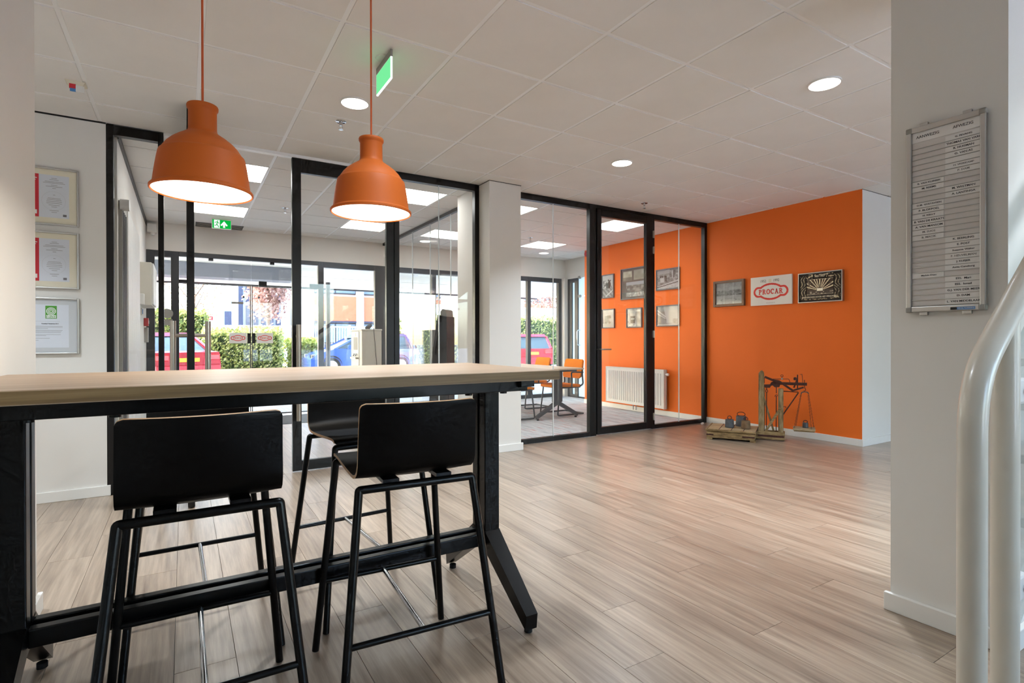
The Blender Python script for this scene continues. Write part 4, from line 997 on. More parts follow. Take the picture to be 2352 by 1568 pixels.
# beam with hooked neck
MB().prism([(.581, .590), (.640, .590), (.652, .612), (.668, .618), (.690, .598), (.735, .600), (.745, .628), (1.008, .628), (1.008, .660), (.700, .656), (.680, .662), (.655, .655), (.640, .628), (.581, .624)], .272, .290, 'xz').build('balance_beam', 'iron_rust', t)
for y in (.262, .300):
    B('guide_arm', (.586, .712), (.680, .672), .010, .022, y); B('guide_arm', (.675, .674), (.738, .664), .010, .022, y); B('guide_arm', (.736, .664), (.872, .566), .010, .020, y); B('guide_arm', (.870, .568), (.975, .608), .010, .016, y)
def tb(n, pts, r, m='iron_rust', fil=0): return MB().tube(fillet(pts, fil) if fil else pts, r, 8).build(n, m, t)
tb('beam_link', [(.582, .28, .640), (.582, .28, .700), (.595, .28, .712)], .004); tb('pointer_wire', [(.668, .28, .690), (.831, .28, .695), (.842, .28, .655)], .003, fil=.01)
MB().tube([(.762+.012*math.cos(i*math.pi/6), .28, .728+.012*math.sin(i*math.pi/6)) for i in range(12)], .0028, 6, True).build('eye_ring', 'iron_rust', t); tb('eye_stem', [(.762, .28, .690), (.762, .28, .716)], .003)
MB().lathe([(0, -.012), (.010, -.006), (.011, .004), (.006, .012), (0, .013)], 14, (.763, .28, .694)).build('poise', 'plastic_grey', t)
tb('adjust_screw', [(.916, .28, .585), (.916, .28, .745)], .006); MB().lathe([(0, -.018), (.016, -.014), (.018, 0), (.014, .014), (0, .018)], 16, (.893, .28, .700)).build('counter_weight', 'iron_rust', t)
B('weight_link', (.880, .60), (.912, .69), .012, .016); tb('needle', [(.967, .28, .655), (.959, .28, .755)], .0028); tb('needle_tip', [(.940, .28, .748), (.959, .28, .750)], .002)
tb('hanger_pin', [(.983, .28, .690), (.985, .28, .600)], .0038); tb('hanger_hook', [(.985, .28, .602), (.994, .28, .592), (.996, .28, .578), (.985, .28, .568), (.976, .28, .573)], .0034)
tb('rod', [(.607, .28, .600), (.607, .28, .565)], .0045); MB().tube([(.607+.012*math.cos(i*math.pi/6), .28, .551+.013*math.sin(i*math.pi/6)) for i in range(12)], .0036, 6, True).build('rod_ring', 'iron_rust', t)
tb('rod', [(.607, .28, .540), (.604, .28, .120)], .0048); tb('rod', [(.705, .28, .602), (.705, .28, .530)], .0045)
tb('rod_hook', [(.690, .28, .492), (.700, .28, .512), (.712, .28, .515), (.716, .28, .504), (.705, .28, .494)], .0036); tb('rod', [(.705, .28, .500), (.703, .28, .10)], .0048)
tb('stay_bar', [(.777, .29, .556), (.925, .29, .552)], .005); tb('stay_bar', [(.774, .29, .295), (.926, .29, .548)], .0065); tb('wall_pin', [(.776, .28, .385), (.800, .28, .385), (.802, .28, .372)], .003)
# pan on chains
MB().box((.872, .19, .140), (1.088, .37, .164), .004).build('pan_board', 'old_plank', t); MB().box((.880, .20, .128), (1.080, .23, .141), .002).build('pan_batten', 'old_wood', t); MB().box((.880, .33, .128), (1.080, .36, .141), .002).build('pan_batten', 'old_wood', t)
for y in (.262, .298): tb('yoke', [(.949, y, .534), (.958, y, .552), (.985, .28, .560), (1.014, y, .555), (1.024, y, .540)], .005, 'iron_grey')
for x, y, px, py in ((.949, .262, .885, .20), (.953, .298, .90, .36), (1.018, .262, 1.05, .20), (1.024, .298, 1.075, .36)):
    m = MB(); A = Vector((x, y, .536)); Bv = Vector((px, py, .166)); n = 22; d = (Bv-A)/n; ld = d.normalized()
    for k in range(n):
        c = A+d*(k+.5); s1 = Vector((1, 0, 0)) if k % 2 else Vector((0, 1, 0)); s1 = (s1-ld*s1.dot(ld)).normalized()
        m.tube([c+ld*(d.length*.62)*math.sin(i*math.pi/3)+s1*.0045*math.cos(i*math.pi/3) for i in range(6)], .0016, 4, True)
    m.build('chain', 'iron_rust', t, kind='stuff')
def weight(label, u_, v_, z_, r, h, ring, mat, rw=None):
    uu, vv = (.5075, -.8617), (.8617, .5075)
    o = thing('scale_weight', label, 'weight', (5.092+uu[0]*u_+vv[0]*v_, 4.09+uu[1]*u_+vv[1]*v_, z_), R(-59.5), 'cast iron scale weights')
    MB().lathe([(0, 0), (r, 0), (r*1.0, h*.1), (r*.93, h*.92), (r*.88, h), (0, h)], 28).build('body', mat, o)
    rx = rw or ring; n = 20
    MB().tube([(rx*math.cos(i*2*math.pi/n), 0, h+ring*.85+ring*math.sin(i*2*math.pi/n)) for i in range(n)], .0042, 8, True).build('ring_handle', 'iron_rust', o)
weight('dark iron scale weight with small ring, left on the platform', .220, .225, .120, .049, .092, .021, 'iron_grey')
weight('largest iron scale weight with wide ring, behind the brown one', .330, .385, .120, .060, .118, .024, 'iron_grey', .043)
weight('brown iron scale weight standing nearest the post', .395, .205, .120, .050, .092, .021, 'iron_brown')
weight('small black iron weight standing on the hanging pan', .993, .28, .165, .030, .055, .013, 'kiosk_grey', .020)
t = thing('door_stop', 'small white door stop on the floor by the partition corner', 'door stop', (5.93, 4.83, 0), R(20))
MB().tube([(-.025, 0, .013), (.02, 0, .013)], .013, 14).build('body', 'plastic_white', t); MB().tube([(.02, 0, .013), (.035, 0, .013)], .012, 14).build('rubber_cap', 'tyre', t)
# ================================================================== MEETING ROOM
t = thing('radiator', 'white ribbed panel radiator on the orange wall of the meeting room', 'radiator', mat=facing((XO-.036, 6.24, 0), '-X'))
x0, x1, z0, z1 = -.64, .64, .105, .690
MB().box((x0, z0, 0), (x1, z1, .015), .004).build('rear_panel', 'radiator_white', t); MB().box((x0+.012, z0+.006, .060), (x1-.012, z1-.012, .066), .002).build('front_panel', 'radiator_white', t)
n = 24; pw = (x1-x0-.10)/n
_rib = MB().prism([(-pw*.30, .066), (-pw*.16, .0745), (pw*.16, .0745), (pw*.30, .066)], z0+.055, z1-.06, 'xz').mesh('rib', 'radiator_white')
for k in range(n):
    o = link('rib', _rib, t); o.matrix_basis = Matrix(((1, 0, 0, x0+.05+pw*(k+.5)), (0, 1, 0, 0), (0, 0, 1, 0), (0, 0, 0, 1)))
MB().box((x0, z1-.014, .0), (x1, z1, .070), .003).build('top_grille', 'radiator_white', t)
for x in (x0, x1-.012): MB().box((x, z0, .0), (x+.012, z1-.01, .070), .003).build('side_cover', 'radiator_white', t)
vk = MB().lathe([(0, 0), (.016, 0), (.018, .012), (.021, .02), (.021, .055), (.016, .062), (0, .063)], 18, (x1, z1-.07, .035), 'x').build('thermostat_knob', 'plastic_white', t)
for x in (-.03, .03): MB().tube([(x, z0, .03), (x, .045, .03), (x, .03, .03)], .009, 10).build('valve_pipe', 'chrome', t)
for x in (-.5, .5): MB().box((x-.015, z0+.05, -.035), (x+.015, z1-.05, 0), .002).build('wall_bracket', 'radiator_white', t)
t = thing('meeting_table', 'pale meeting table on grey T-legs behind the glass', 'table', (4.58, 7.06, 0))
MB().box((-.40, -.91, .702), (.40, .91, .724), .003).build('table_top', 'table_pale', t)
for sy in (-1, 1):
    y = sy*.79
    MB().box((-.34, y-.025, .672), (.34, y+.025, .702), .004).build('top_arm', 'chair_grey', t); 
    for sx in (-1, 1):
        MB().box((sx*.045-.03, y-.03, .24), (sx*.045+.03, y+.03, .672), .006).build('column', 'chair_grey', t)
        MB().hexa([(sx*.015, y-.03, .20), (sx*.015, y+.03, .20), (sx*.015, y+.03, .26), (sx*.015, y-.03, .26)], [(sx*.36, y-.022, .018), (sx*.36, y+.022, .018), (sx*.36, y+.022, .066), (sx*.36, y-.022, .066)]).build('foot', 'chair_grey', t, bevel=.003)
        MB().lathe([(0, 0), (.018, 0), (.018, .02), (0, .02)], 12, (sx*.335, y, 0)).build('glide', 'tyre', t)
box('beam', (-.03, -.79, .66), (.03, .79, .70), 'chair_grey', t)
def make_chair():
    t = thing('meeting_chair', 'x', 'chair'); w_ = .225
    # faces +y
    def pad(name, prof, hw, th, par):
        b = bmesh.new(); NX = 8; F, Bk = [], []
        for i, (y, z) in enumerate(prof):
            p0, p1 = prof[max(0, i-1)], prof[min(len(prof)-1, i+1)]; ty, tz = p1[0]-p0[0], p1[1]-p0[1]; n = math.hypot(ty, tz)
            e = min(i, len(prof)-1-i); h = hw-(.03 if e == 0 else .008 if e == 1 else 0); k = .35 if e == 0 else 1
            F.append([b.verts.new((h*(j/NX*2-1), y+tz/n*th*.5*k, z-ty/n*th*.5*k)) for j in range(NX+1)]); Bk.append([b.verts.new((h*(j/NX*2-1), y-tz/n*th*.5*k, z+ty/n*th*.5*k)) for j in range(NX+1)])
        m = len(prof)-1
        for i in range(m):
            for j in range(NX): b.faces.new((F[i][j], F[i][j+1], F[i+1][j+1], F[i+1][j])); b.faces.new((Bk[i][j+1], Bk[i][j], Bk[i+1][j], Bk[i+1][j+1]))
            for j in (0, NX): b.faces.new((F[i][j], F[i+1][j], Bk[i+1][j], Bk[i][j]))
        for i in (0, m):
            for j in range(NX): b.faces.new((F[i][j], F[i][j+1], Bk[i][j+1], Bk[i][j]))
        q = MB(); q.b.free(); q.b = b; q.ang = 50; return q.build(name, 'fabric_orange', par)
    pad('seat', [(.235, .418), (.225, .440), (.15, .452), (.0, .446), (-.15, .440), (-.20, .442), (-.215, .452)], .225, .035, t)
    pad('backrest', [(-.205, .545), (-.215, .57), (-.232, .65), (-.250, .74), (-.266, .815), (-.270, .835)], .215, .032, t)
    MB().box((-.222, -.20, .408), (.222, .20, .426), .006).build('seat_pan', 'chair_grey', t)
    for s in (-1, 1):
        MB().tube(fillet([(s*.20, .19, .415), (s*.215, .235, .02), (s*.215, .20, .013), (s*.215, -.26, .013)], .05, 5), .0115, 10).build('sled_leg', 'chair_grey', t)
        MB().tube(fillet([(s*.215, -.19, .43), (s*.222, -.25, .46), (s*.218, -.235, .62), (s*.205, -.255, .72)], .05, 5), .013, 10).build('back_upright', 'chair_grey', t)
        MB().tube(fillet([(s*.235, -.02, .43), (s*.245, .0, .645), (s*.245, -.05, .650), (s*.240, -.235, .64)], .03, 5), .011, 10).build('armrest', 'chair_grey', t)
    MB().tube([(-.215, -.26, .013), (.215, -.26, .013)], .0115, 10).build('rear_bar', 'chair_grey', t); return t
ch = make_chair()
for i, (x, y, a, lab) in enumerate(((4.94, 6.66, R(92), 'orange meeting chair with grey sled frame at the near right corner of the meeting table'), (4.98, 7.58, R(88), 'orange meeting chair seen behind the meeting table, farther back'), (4.05, 6.62, R(-92), 'orange meeting chair partly hidden by the middle pillar'))):
    o = ch if i == 0 else copy_tree(ch); o.location = (x, y, 0); o.rotation_euler = (0, 0, a); o['label'] = lab; o['group'] = 'orange chairs in the meeting room'
t = thing('side_table', 'low white side table behind the hall glass screen', 'table', (3.30, 6.30, 0))
MB().box((-.28, -.35, .425), (.28, .35, .450), .004).build('table_top', 'white_paint', t)
for sx in (-.25, .25):
    for sy in (-.32, .32): MB().box((sx-.02, sy-.02, 0), (sx+.02, sy+.02, .425), .003).build('leg', 'white_paint', t)
MB().box((-.23, -.30, .18), (.23, .30, .195), .003).build('shelf', 'white_paint', t)
t = thing('vase', 'green twisted vase on the low white side table', 'vase', (3.16, 6.10, .450))
MB().lathe([(0, 0), (.030, 0), (.038, .03), (.034, .06), (.044, .10), (.050, .15), (.046, .20), (.042, .20), (.045, .15), (.030, .02), (0, .01)], 24).build('body', 'vase_green', t)
t = thing('fire_alarm_sounder', 'round red alarm sounder at the top corner of the orange wall end', 'alarm', mat=facing((XO, 7.47, 2.655), '-X'))
MB().lathe([(0, .055), (.030, .055), (.046, .045), (.050, .02), (.050, 0), (0, 0)], 28).build('body', 'red_plastic', t); MB().lathe([(0, .058), (.016, .057), (.018, .055)], 20).build('sound_grille', 'paper_red', t)
# ================================================================== ENTRANCE HALL
t = thing('info_kiosk', 'dark grey slanted kiosk standing behind the glass left of the pillar', 'kiosk', (2.56, 5.74, 0), R(-52))
MB().prism([(-.16, 0), (.10, 0), (.10, 1.40), (.0, 1.42), (-.055, 1.05), (-.075, 1.06)], -.10, .10, 'xz').build('pedestal', 'kiosk_grey', t, bevel=.006)
MB().hexa([(-.075, -.12, .98), (.0, -.12, 1.42), (.03, -.12, 1.415), (-.045, -.12, .97)], [(-.075, .12, .98), (.0, .12, 1.42), (.03, .12, 1.415), (-.045, .12, .97)]).build('display', 'kiosk_grey', t)
MB().prism([(.02, 1.38), (.095, 1.38), (.085, 1.475), (.04, 1.49), (.015, 1.46)], -.085, .085, 'xz').build('head', 'plastic_grey', t, bevel=.008)
for y in (-.03, .035):
    for z in (1.17, 1.29): MB().lathe([(0, .002), (.006, .002), (.006, 0)], 10, (.1, y, z), 'x').build('screw_hole', 'void_dark', t)
bd = box('service_door', (.1005, -.062, .10), (.104, .062, .66), 'kiosk_grey', t); MB().lathe([(0, .012), (.011, .012), (.013, 0)], 14, (.104, .02, .60), 'x').build('lock', 'chrome', bd)
t = thing('water_dispenser', 'beige boxy dispenser standing by the entrance window', 'dispenser', (2.26, 7.775, .0045))
MB().box((-.14, -.275, 0), (.14, .275, 1.262), .006).build('cabinet', 'cabinet_beige', t); MB().box((-.146, -.281, 1.262), (.146, .281, 1.284), .004).build('lid', 'cabinet_beige', t)
MB().box((-.147, -.14, .52), (-.140, .262, 1.25), .003).build('front_panel', 'white_paint', t); box('recess', (-.1485, -.08, .99), (-.1465, .13, 1.17), 'plastic_grey', t)
for y in (-.05, .06): MB().tube([(-.14, y, .93), (-.165, y, .93), (-.17, y, .90)], .012, 10).build('tap', 'chrome', t)
box('drip_tray', (-.19, -.12, .86), (-.14, .16, .885), 'alu', t); text('emblem', 'S', .06, 'logo_green', (-.1475, .02, 1.205), t).rotation_euler = (R(90), 0, R(-90))
for x in (-.03, .04, .10): MB().lathe([(0, .002), (.004, .002), (.004, 0)], 8, (x, -.276, 1.13), 'y').build('screw_hole', 'void_dark', t)
t = thing('webcam', 'small dark camera lying on top of the beige dispenser', 'camera', (2.24, 7.60, 1.284), R(30))
MB().tube([(-.05, 0, .02), (.0, 0, .035), (.04, 0, .055)], [.018, .030, .026], 14).build('body', 'kiosk_grey', t); MB().tube([(.04, 0, .055), (.05, 0, .06)], .020, 14).build('lens', 'void_dark', t); box('stand', (-.02, -.02, 0), (.02, .02, .02), 'kiosk_grey', t)
MB().tube(fillet([(2.285, 7.49, 1.30), (2.285, 7.488, 1.25), (2.30, 7.488, 1.10), (2.305, 7.488, 1.02), (2.325, 7.488, .80), (2.335, 7.488, .3), (2.34, 7.47, .01)], .05, 4), .0035, 6).build('cable', 'kiosk_grey', None, **tags('thin dark cable hanging down the front of the beige dispenser', 'cable'))
t = thing('fuse_cabinet', 'grey wall cabinet on the side wall of the hall', 'cabinet', mat=facing((-.43, 7.83, 1.785), '+X'))
MB().box((-.40, -.245, 0), (.40, .245, .115), .004).build('body', 'cabinet_beige', t); MB().box((-.39, -.235, .115), (-.004, .235, .135), .003).build('door', 'plastic_white', t); MB().box((.004, -.235, .115), (.39, .235, .135), .003).build('door', 'plastic_white', t)
t = thing('wall_switch', 'small white light switch below the fuse cabinet', 'switch', mat=facing((-.43, 7.70, 1.475), '+X')); MB().box((-.04, -.04, 0), (.04, .04, .012), .003).build('plate', 'plastic_white', t); MB().box((-.028, -.028, .012), (.028, .028, .018), .002).build('rocker', 'ink_blue', t)
t = thing('junction_box', 'small white junction box left of the fuse cabinet', 'box', mat=facing((-.43, 7.36, 1.60), '+X')); MB().box((-.06, -.06, 0), (.06, .06, .05), .006).build('box', 'plastic_white', t)
t = thing('fire_call_point', 'red fire call point on the hall side wall', 'alarm', mat=facing((-.43, 8.20, 1.365), '+X')); MB().box((-.05, -.05, 0), (.05, .05, .05), .004).build('housing', 'red_plastic', t); box('break_glass', (-.028, -.02, .05), (.028, .02, .053), 'plastic_white', t)
t = thing('key_safe', 'narrow grey key box below the red call point', 'box', mat=facing((-.43, 8.32, 1.21), '+X')); MB().box((-.06, -.10, 0), (.06, .09, .04), .004).build('box', 'plastic_grey', t)
t = thing('siren', 'small white siren high in the hall corner', 'siren', (-.36, 8.64, 2.62)); MB().box((-.055, -.05, -.05), (.055, .05, .07), .01).build('housing', 'plastic_white', t); MB().lathe([(0, -.09), (.02, -.085), (.03, -.05), (0, -.05)], 16, (.01, -.01, 0)).build('lens_dome', 'plastic_white', t)
for x0, x1, lab in ((.558, .783, 'white sign with red logo on the left entrance door'), (.915, 1.139, 'white sign with red logo on the right entrance door')):
    t = thing('door_sign', lab, 'sign', mat=facing(((x0+x1)/2, 8.744, 1.166), '-Y'), group='logo signs on the entrance doors'); MB().box((-.112, -.076, 0), (.112, .076, .004), .001).build('plate', 'board_white', t); logo('logo', .192, t, (0, 0), .0042, .0048)
t = thing('opening_sticker', 'narrow grey sticker on the left entrance door', 'sticker', mat=facing((.664, 8.744, 1.676), '-Y')); box('sheet', (-.078, -.016, 0), (.078, .016, .0015), 'plastic_grey', t); box('text_line', (-.06, -.003, .0016), (.06, .003, .002), 'ink_grey', t)
t = thing('reader_disc', 'round grey card reader on the sidelight', 'sensor', mat=facing((-.19, 8.71, 1.50), '-Y')); MB().lathe([(0, .02), (.06, .02), (.066, .01), (.066, 0), (0, 0)], 28).build('disc', 'plastic_grey', t); box('plate', (-.06, -.16, 0), (.06, -.08, .02), 'plastic_grey', t)
# ================================================================== OUTSIDE
GZ = -.12
plain('asphalt', (122, 124, 128), .9, vary=.06, nscale=3)
plain('win_sky', (110, 130, 148), .1, vary=.02)
box('ground', (-60, -60, GZ-.2), (80, 120, GZ), 'paving', **st('grey brick paving outside the entrance', 'paving'))
box('street', (-60, 25.9, GZ-.01), (80, 110, GZ+.004), 'asphalt', **st('grey asphalt street behind the fence', 'street'))
cn = thing('canopy', 'white entrance canopy with blue-grey beam outside the doors', 'canopy', (2, 14, 2.85), kind=STR)
box('soffit', (-9, 8.96, 2.85), (12.5, 18.6, 3.05), 'soffit_white', cn, True)
for y in (10.6, 12.2, 15.4, 17.0): box('soffit_joint', (-9, y-.006, 2.846), (12.5, y+.006, 2.852), 'plastic_grey', cn, True)
box('beam', (-4, 13.7, 2.54), (2.25, 14.3, 2.85), 'beam_blue', cn, True, .01); box('fascia', (-9, 18.5, 2.80), (12.5, 18.62, 3.2), 'dark_frame', cn, True)
box('roof_slab', (-9, 8.95, 3.05), (12.5, 18.6, 3.2), 'bldg_white', cn, True)
for x, y in ((1.0, 11.3), (3.3, 12.6), (5.2, 13.5), (7.5, 13.5)): MB().lathe([(0, -.03), (.10, -.03), (.11, 0), (0, 0)], 24, (x, y, 2.85)).build('soffit_lamp', 'plastic_white', cn, True)
MB().tube([(3.68, 16.6, GZ), (3.68, 16.6, 2.85)], .065, 20).build('canopy_post', 'dark_frame', None, **tags('dark round post carrying the canopy outside the window', 'post'))
def leaves(mb, c, n, fn, size):
    for _ in range(n):
        p = fn(); a = Vector((random.gauss(0, 1), random.gauss(0, 1), random.gauss(0, 1))).normalized(); b = a.orthogonal().normalized(); c_ = a.cross(b); s = size*random.uniform(.6, 1.3)
        vs = [mb.b.verts.new(Vector(p)+q) for q in (b*s, c_*s*.6, -b*s, -c_*s*.6)]; mb.b.faces.new(vs)
def hedge(label, x0, x1, y0, y1, h, n, mat, size=.055, bump=.10):
    t = thing('hedge', label, 'hedge', ((x0+x1)/2, (y0+y1)/2, GZ), group='hedges outside'); cx, cy = (x0+x1)/2, (y0+y1)/2
    box('hedge_core', (x0-cx+.12, y0-cy+.12, 0), (x1-cx-.12, y1-cy-.12, h-.12), 'leafcore', t)
    mb = MB(); ax, ay = (x1-x0)/2, (y1-y0)/2
    def fn():
        k = random.random(); at, af = (x1-x0)*(y1-y0), (x1-x0)*h
        if k < at/(at+af*1.5): return (random.uniform(-ax, ax), random.uniform(-ay, ay), h+random.uniform(-.15, .08)+bump*math.sin(random.random()*9))
        if k < .94: return (random.uniform(-ax, ax), -ay+random.uniform(-.10, .14), random.uniform(0, h))
        return (random.choice((-ax, ax))+random.uniform(-.08, .08), random.uniform(-ay, ay), random.uniform(0, h))
    leaves(mb, None, n, fn, size); mb.build('foliage', mat, t, flat=True, kind='stuff')
plain('leafcore', (52, 68, 36), .9, vary=.2, nscale=8)
hedge('clipped hedge behind the parked red car, nearest the doors', .55, 3.05, 21.0, 22.6, 1.52, 5200, 'leaf_green')
hedge('taller hedge behind the left end of the parking', -2.6, .75, 23.0, 24.4, 2.25, 5200, 'leaf_green', .07)
hedge('bright low bush right of the doors beside the blue car', 3.35, 4.45, 21.6, 22.8, 1.18, 2400, 'leaf_light', .07)
hedge('long hedge seen through the meeting room windows', 7.2, 21.0, 22.0, 23.0, 2.30, 13000, 'leaf_green', .06)
hedge('loose shrub in front of the white fence', 1.9, 3.6, 24.6, 25.8, 1.65, 2200, 'leaf_light', .08)
def tree(label, x, y, h, rad, n, mat, trunk=.09, zc=.62, size=.09, col=1.0):
    t = thing('street_tree', label, 'tree', (x, y, GZ), group='trees outside'); MB().tube([(0, 0, 0), (.04, .02, h*.35), (0, 0, h*.8)], [trunk, trunk*.75, trunk*.25], 10).build('trunk', 'bark', t)
    for k in range(9):
        a = k*2.4; z = h*(.30+.05*k); r = rad*.8
        MB().tube([(0, 0, z), (r*.45*math.cos(a), r*.45*math.sin(a), z+h*.14), (r*math.cos(a)*.9, r*math.sin(a)*.9, z+h*.30)], [trunk*.4, trunk*.24, .008], 6).build('branch', 'bark', t)
    mb = MB()
    def fn():
        while True:
            p = Vector((random.uniform(-1, 1), random.uniform(-1, 1), random.uniform(-1, 1)))
            if p.length < 1: break
        p = p*(.55+.45*random.random()); return (p.x*rad, p.y*rad, h*zc+p.z*h*.36*col)
    leaves(mb, None, n, fn, size); mb.build('crown', mat, t, flat=True, kind='stuff')
tree('pinkish columnar tree behind the entrance doors', 3.35, 27.5, 6.6, 1.25, 4200, 'leaf_pink')
tree('thin bare tree at the left behind the hedge', .35, 26.0, 5.4, 1.5, 700, 'leaf_brown', .07, size=.06)
tree('brownish tree seen through the left glass panel', 10.6, 28.6, 6.6, 2.2, 2600, 'leaf_brown')
tree('brownish tree seen through the middle of the meeting room', 15.5, 28.5, 6.8, 2.2, 2600, 'leaf_brown')
tree('reddish tree seen past the meeting room door', 20.5, 28.6, 7.2, 2.4, 2600, 'leaf_pink')
t = thing('picket_fence', 'white metal picket fence across the street', 'fence', (6, 26.9, GZ)); pk = MB()
for k in range(96): pk.box((-5+k*.125, -.012, .08), (-4.965+k*.125, .012, 1.93))
pk.build('pickets', 'fence_white', t, kind='stuff')
for z in (.25, 1.86): box('fence_rail', (-5, -.02, z), (7, .02, z+.06), 'fence_white', t)
for k in range(7): box('fence_post', (-5.04+k*2, -.04, 0), (-4.96+k*2, .04, 1.98), 'fence_white', t)
# buildings
t = thing('office_building', 'office building with orange panel band across the street', 'building', (12.4, 34, GZ))
box('wall', (-6.2, .2, 0), (12, 8, 7.5), 'bldg_white', t); box('plinth_band', (-6.2, 0, 0), (12, .2, 1.0), 'bldg_dark', t)
for k in range(6):
    x = -6.0+k*3.0
    MB().box((x+.30, -.05, 2.42), (x+2.85, .2, 3.95), .01).build('orange_panel', 'bldg_orange', t)
    for z in (1.05, 4.1):
        wf = box('window', (x+.3, .05, z), (x+2.85, .2, z+1.25), 'dark_frame', t); box('pane', (x+.36, .03, z+.06), (x+1.55, .05, z+1.19), 'win_sky', wf)
        p2 = box('pane', (x+1.62, .03, z+.06), (x+2.79, .05, z+1.19), 'win_sky', wf)
    box('pilaster', (x-.15, -.15, 0), (x+.30, .2, 7.5), 'bldg_white', t); box('panel_edge', (x+.30, -.08, 2.30), (x+2.85, .2, 2.42), 'bldg_dark', t)
box('vent', (2.05, -.08, 2.62), (2.75, -.045, 3.15), 'plastic_grey', t)
t = thing('slatted_building', 'dark blue slatted building behind the pinkish tree', 'building', (3.12, 36, GZ))
box('wall', (-.35, .1, 0), (2.4, 5, 6.0), 'bldg_white', t)
for k in range(6): box('slat', (-.35+k*.42, -.15, 0), (-.10+k*.42, .1, 6.4-.0*k), 'bldg_dark', t)
t = thing('distant_building', 'pale distant building with cut-off gable seen through the left door', 'building', (4.6, 56, GZ))
MB().prism([(-2.0, 0), (3.0, 0), (3.0, 6.6), (.2, 6.6), (-2.0, 4.4)], 0, 8, 'xz').build('wall', 'bldg_blue', t); box('parapet', (.2, -.05, 6.2), (3.0, .05, 6.65), 'bldg_white', t)
for x, z in ((-1.4, 2.6), (.2, .9)): box('window', (x, -.05, z), (x+.8, .05, z+1.3), 'bldg_dark', t)
t = thing('distant_house', 'low pale house with red roof edge in the distance', 'building', (3.4, 66, GZ)); box('wall', (-1.6, 0, 0), (1.6, 6, 3.4), 'bldg_white', t); box('roof_edge', (-1.8, -.3, 3.4), (1.8, 6.3, 3.8), 'tail_red', t)
t = thing('white_trailer', 'long white trailer parked behind the long hedge', 'vehicle', (15.0, 25.0, GZ)); MB().box((-6.6, -1.1, .9), (6.6, 1.1, 2.95), .04).build('box_body', 'fence_white', t)
for x in (-5, -3.8, 4.4): 
    for y in (-.95, .95): MB().lathe([(0, -.12), (.44, -.12), (.47, 0), (.44, .12), (0, .12)], 20, (x, y, .47), 'y').build('wheel', 'tyre', t)
box('chassis', (-6.2, -.5, .55), (6.2, .5, .9), 'bldg_dark', t)
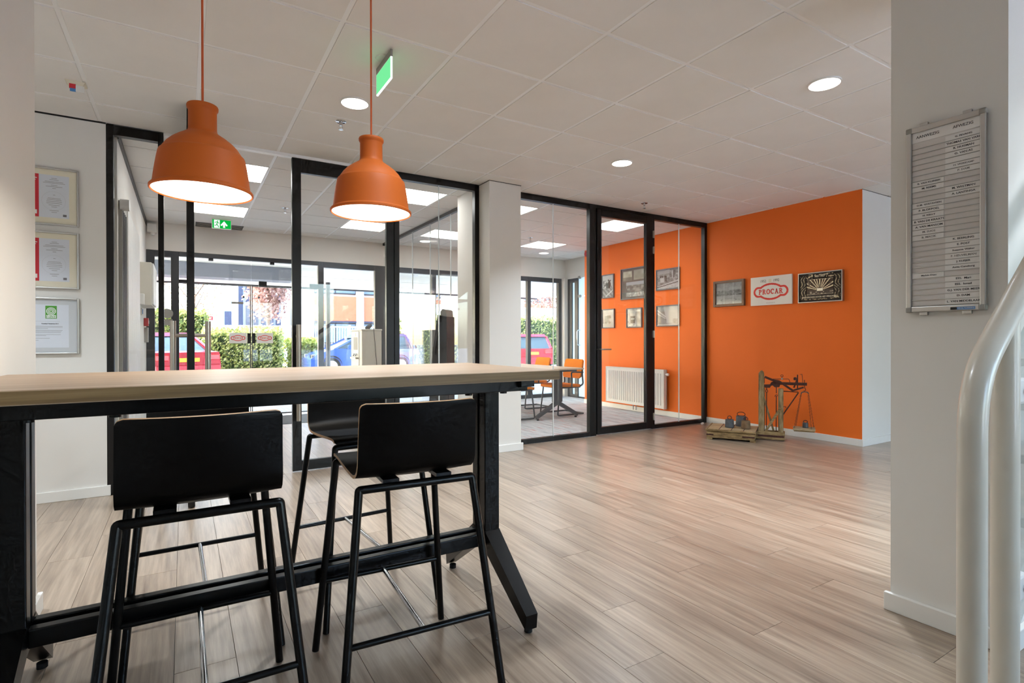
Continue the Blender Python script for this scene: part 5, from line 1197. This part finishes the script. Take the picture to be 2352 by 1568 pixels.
def make_car(label, loc, rz, paint, hatch=False):
    t = thing('parked_car', label, 'car', loc, rz, 'cars parked outside'); hw = .86
    # length along +y (front); side profile (y, z)
    if hatch: low = [(-1.95, .28), (-2.0, .55), (-1.93, .90), (1.10, .94), (1.72, .78), (1.98, .58), (1.98, .26)]; cab = [(-1.90, .88), (-1.62, 1.36), (-1.1, 1.47), (-.1, 1.46), (.45, 1.30), (1.18, .92)]
    else: low = [(-2.22, .30), (-2.26, .56), (-2.20, .92), (-1.55, .97), (1.05, .93), (1.85, .80), (2.18, .60), (2.18, .26)]; cab = [(-1.72, .95), (-1.02, 1.38), (-.5, 1.44), (.1, 1.42), (.50, 1.28), (1.10, .92)]
    def loft(prof, w0, w1, name, mat, bev):
        m = MB(); zs = [z for _, z in prof]; zl, zh = min(zs), max(zs)
        wf = lambda z: w0+(w1-w0)*(z-zl)/(zh-zl)
        m.hexa([(-wf(z), y, z) for y, z in prof], [(wf(z), y, z) for y, z in prof]); return m.build(name, mat, t, bevel=bev)
    loft(low, hw+.01, hw-.02, 'body', paint, .05); loft(cab, hw-.05, hw-.26, 'cabin_glass', 'glass_dark', .03)
    rf = [p for p in cab if p[1] > 1.27]; yy = [p[0] for p in rf]
    m = MB(); m.hexa([(-.63, min(yy)-.06, 1.37), (.63, min(yy)-.06, 1.37), (.63, max(yy)+.05, 1.33), (-.63, max(yy)+.05, 1.33)], [(-.60, min(yy)+.1, 1.475), (.60, min(yy)+.1, 1.475), (.60, max(yy)-.2, 1.470), (-.60, max(yy)-.2, 1.470)]); m.build('roof', paint, t, bevel=.03)
    for s in (-1, 1):
        a, b = cab[0], cab[1]; MB().bar((s*(hw-.08), a[0]+.02, a[1]), (s*(hw-.23), b[0]+.03, b[1]), .09, .12).build('rear_pillar', paint, t)
        a, b = cab[-1], cab[-2]; MB().bar((s*(hw-.06), a[0], a[1]), (s*(hw-.20), b[0], b[1]), .05, .06).build('front_pillar', paint, t)
        MB().bar((s*(hw-.07), -.20, .94), (s*(hw-.24), -.20, 1.36), .05, .07).build('door_pillar', paint, t)
        MB().box((s*(hw+.02)-.02, .55, .92), (s*(hw+.02)+.06*s, .72, 1.06), .02).build('mirror', paint, t)
        for y in ((-1.28, 1.27) if hatch else (-1.36, 1.36)):
            wh = MB().lathe([(0, -.10), (.30, -.10), (.315, -.06), (.315, .06), (.30, .10), (0, .10)], 28, (s*(hw-.08), y, .315), 'x').build('wheel', 'tyre', t)
            MB().lathe([(0, .015), (.06, .02), (.20, .0), (.205, -.01), (0, -.01)], 24, (s*(hw+.022), y, .315), 'x').build('rim', 'alu', wh)
            MB().lathe([(.37, -.01), (.34, .012), (.32, -.01)], 28, (s*(hw+.005), y, .33), 'x').build('wheel_arch', 'void_dark', t)
        yb = -1.98 if hatch else -2.22
        MB().box((s*.50, yb-.04, .70), (s*.84, yb+.12, .86), .02).build('tail_light', 'tail_red', t); MB().box((s*.50, -yb-.16, .60), (s*.80, -yb-.03, .74), .02).build('head_light', 'chrome', t)
    yb = -2.0 if hatch else -2.26
    MB().box((-.84, yb-.06, .36), (.84, yb+.10, .58), .03).build('rear_bumper', paint, t); MB().box((-.26, yb-.045, .66), (.26, yb-.02, .77), .005).build('number_plate', 'plate_yellow', t)
    return t
plain('glass_dark', (70, 96, 112), .08, vary=.02, coat=.6)
make_car('red saloon car parked outside the left entrance door, seen from behind', (-.80, 19.2, GZ), R(24), 'car_red')
make_car('blue hatchback parked side-on outside the right window', (5.75, 20.5, GZ), R(90), 'car_blue', True)
make_car('red car parked outside the meeting room window', (12.5, 19.6, GZ), R(-22), 'car_red', True)
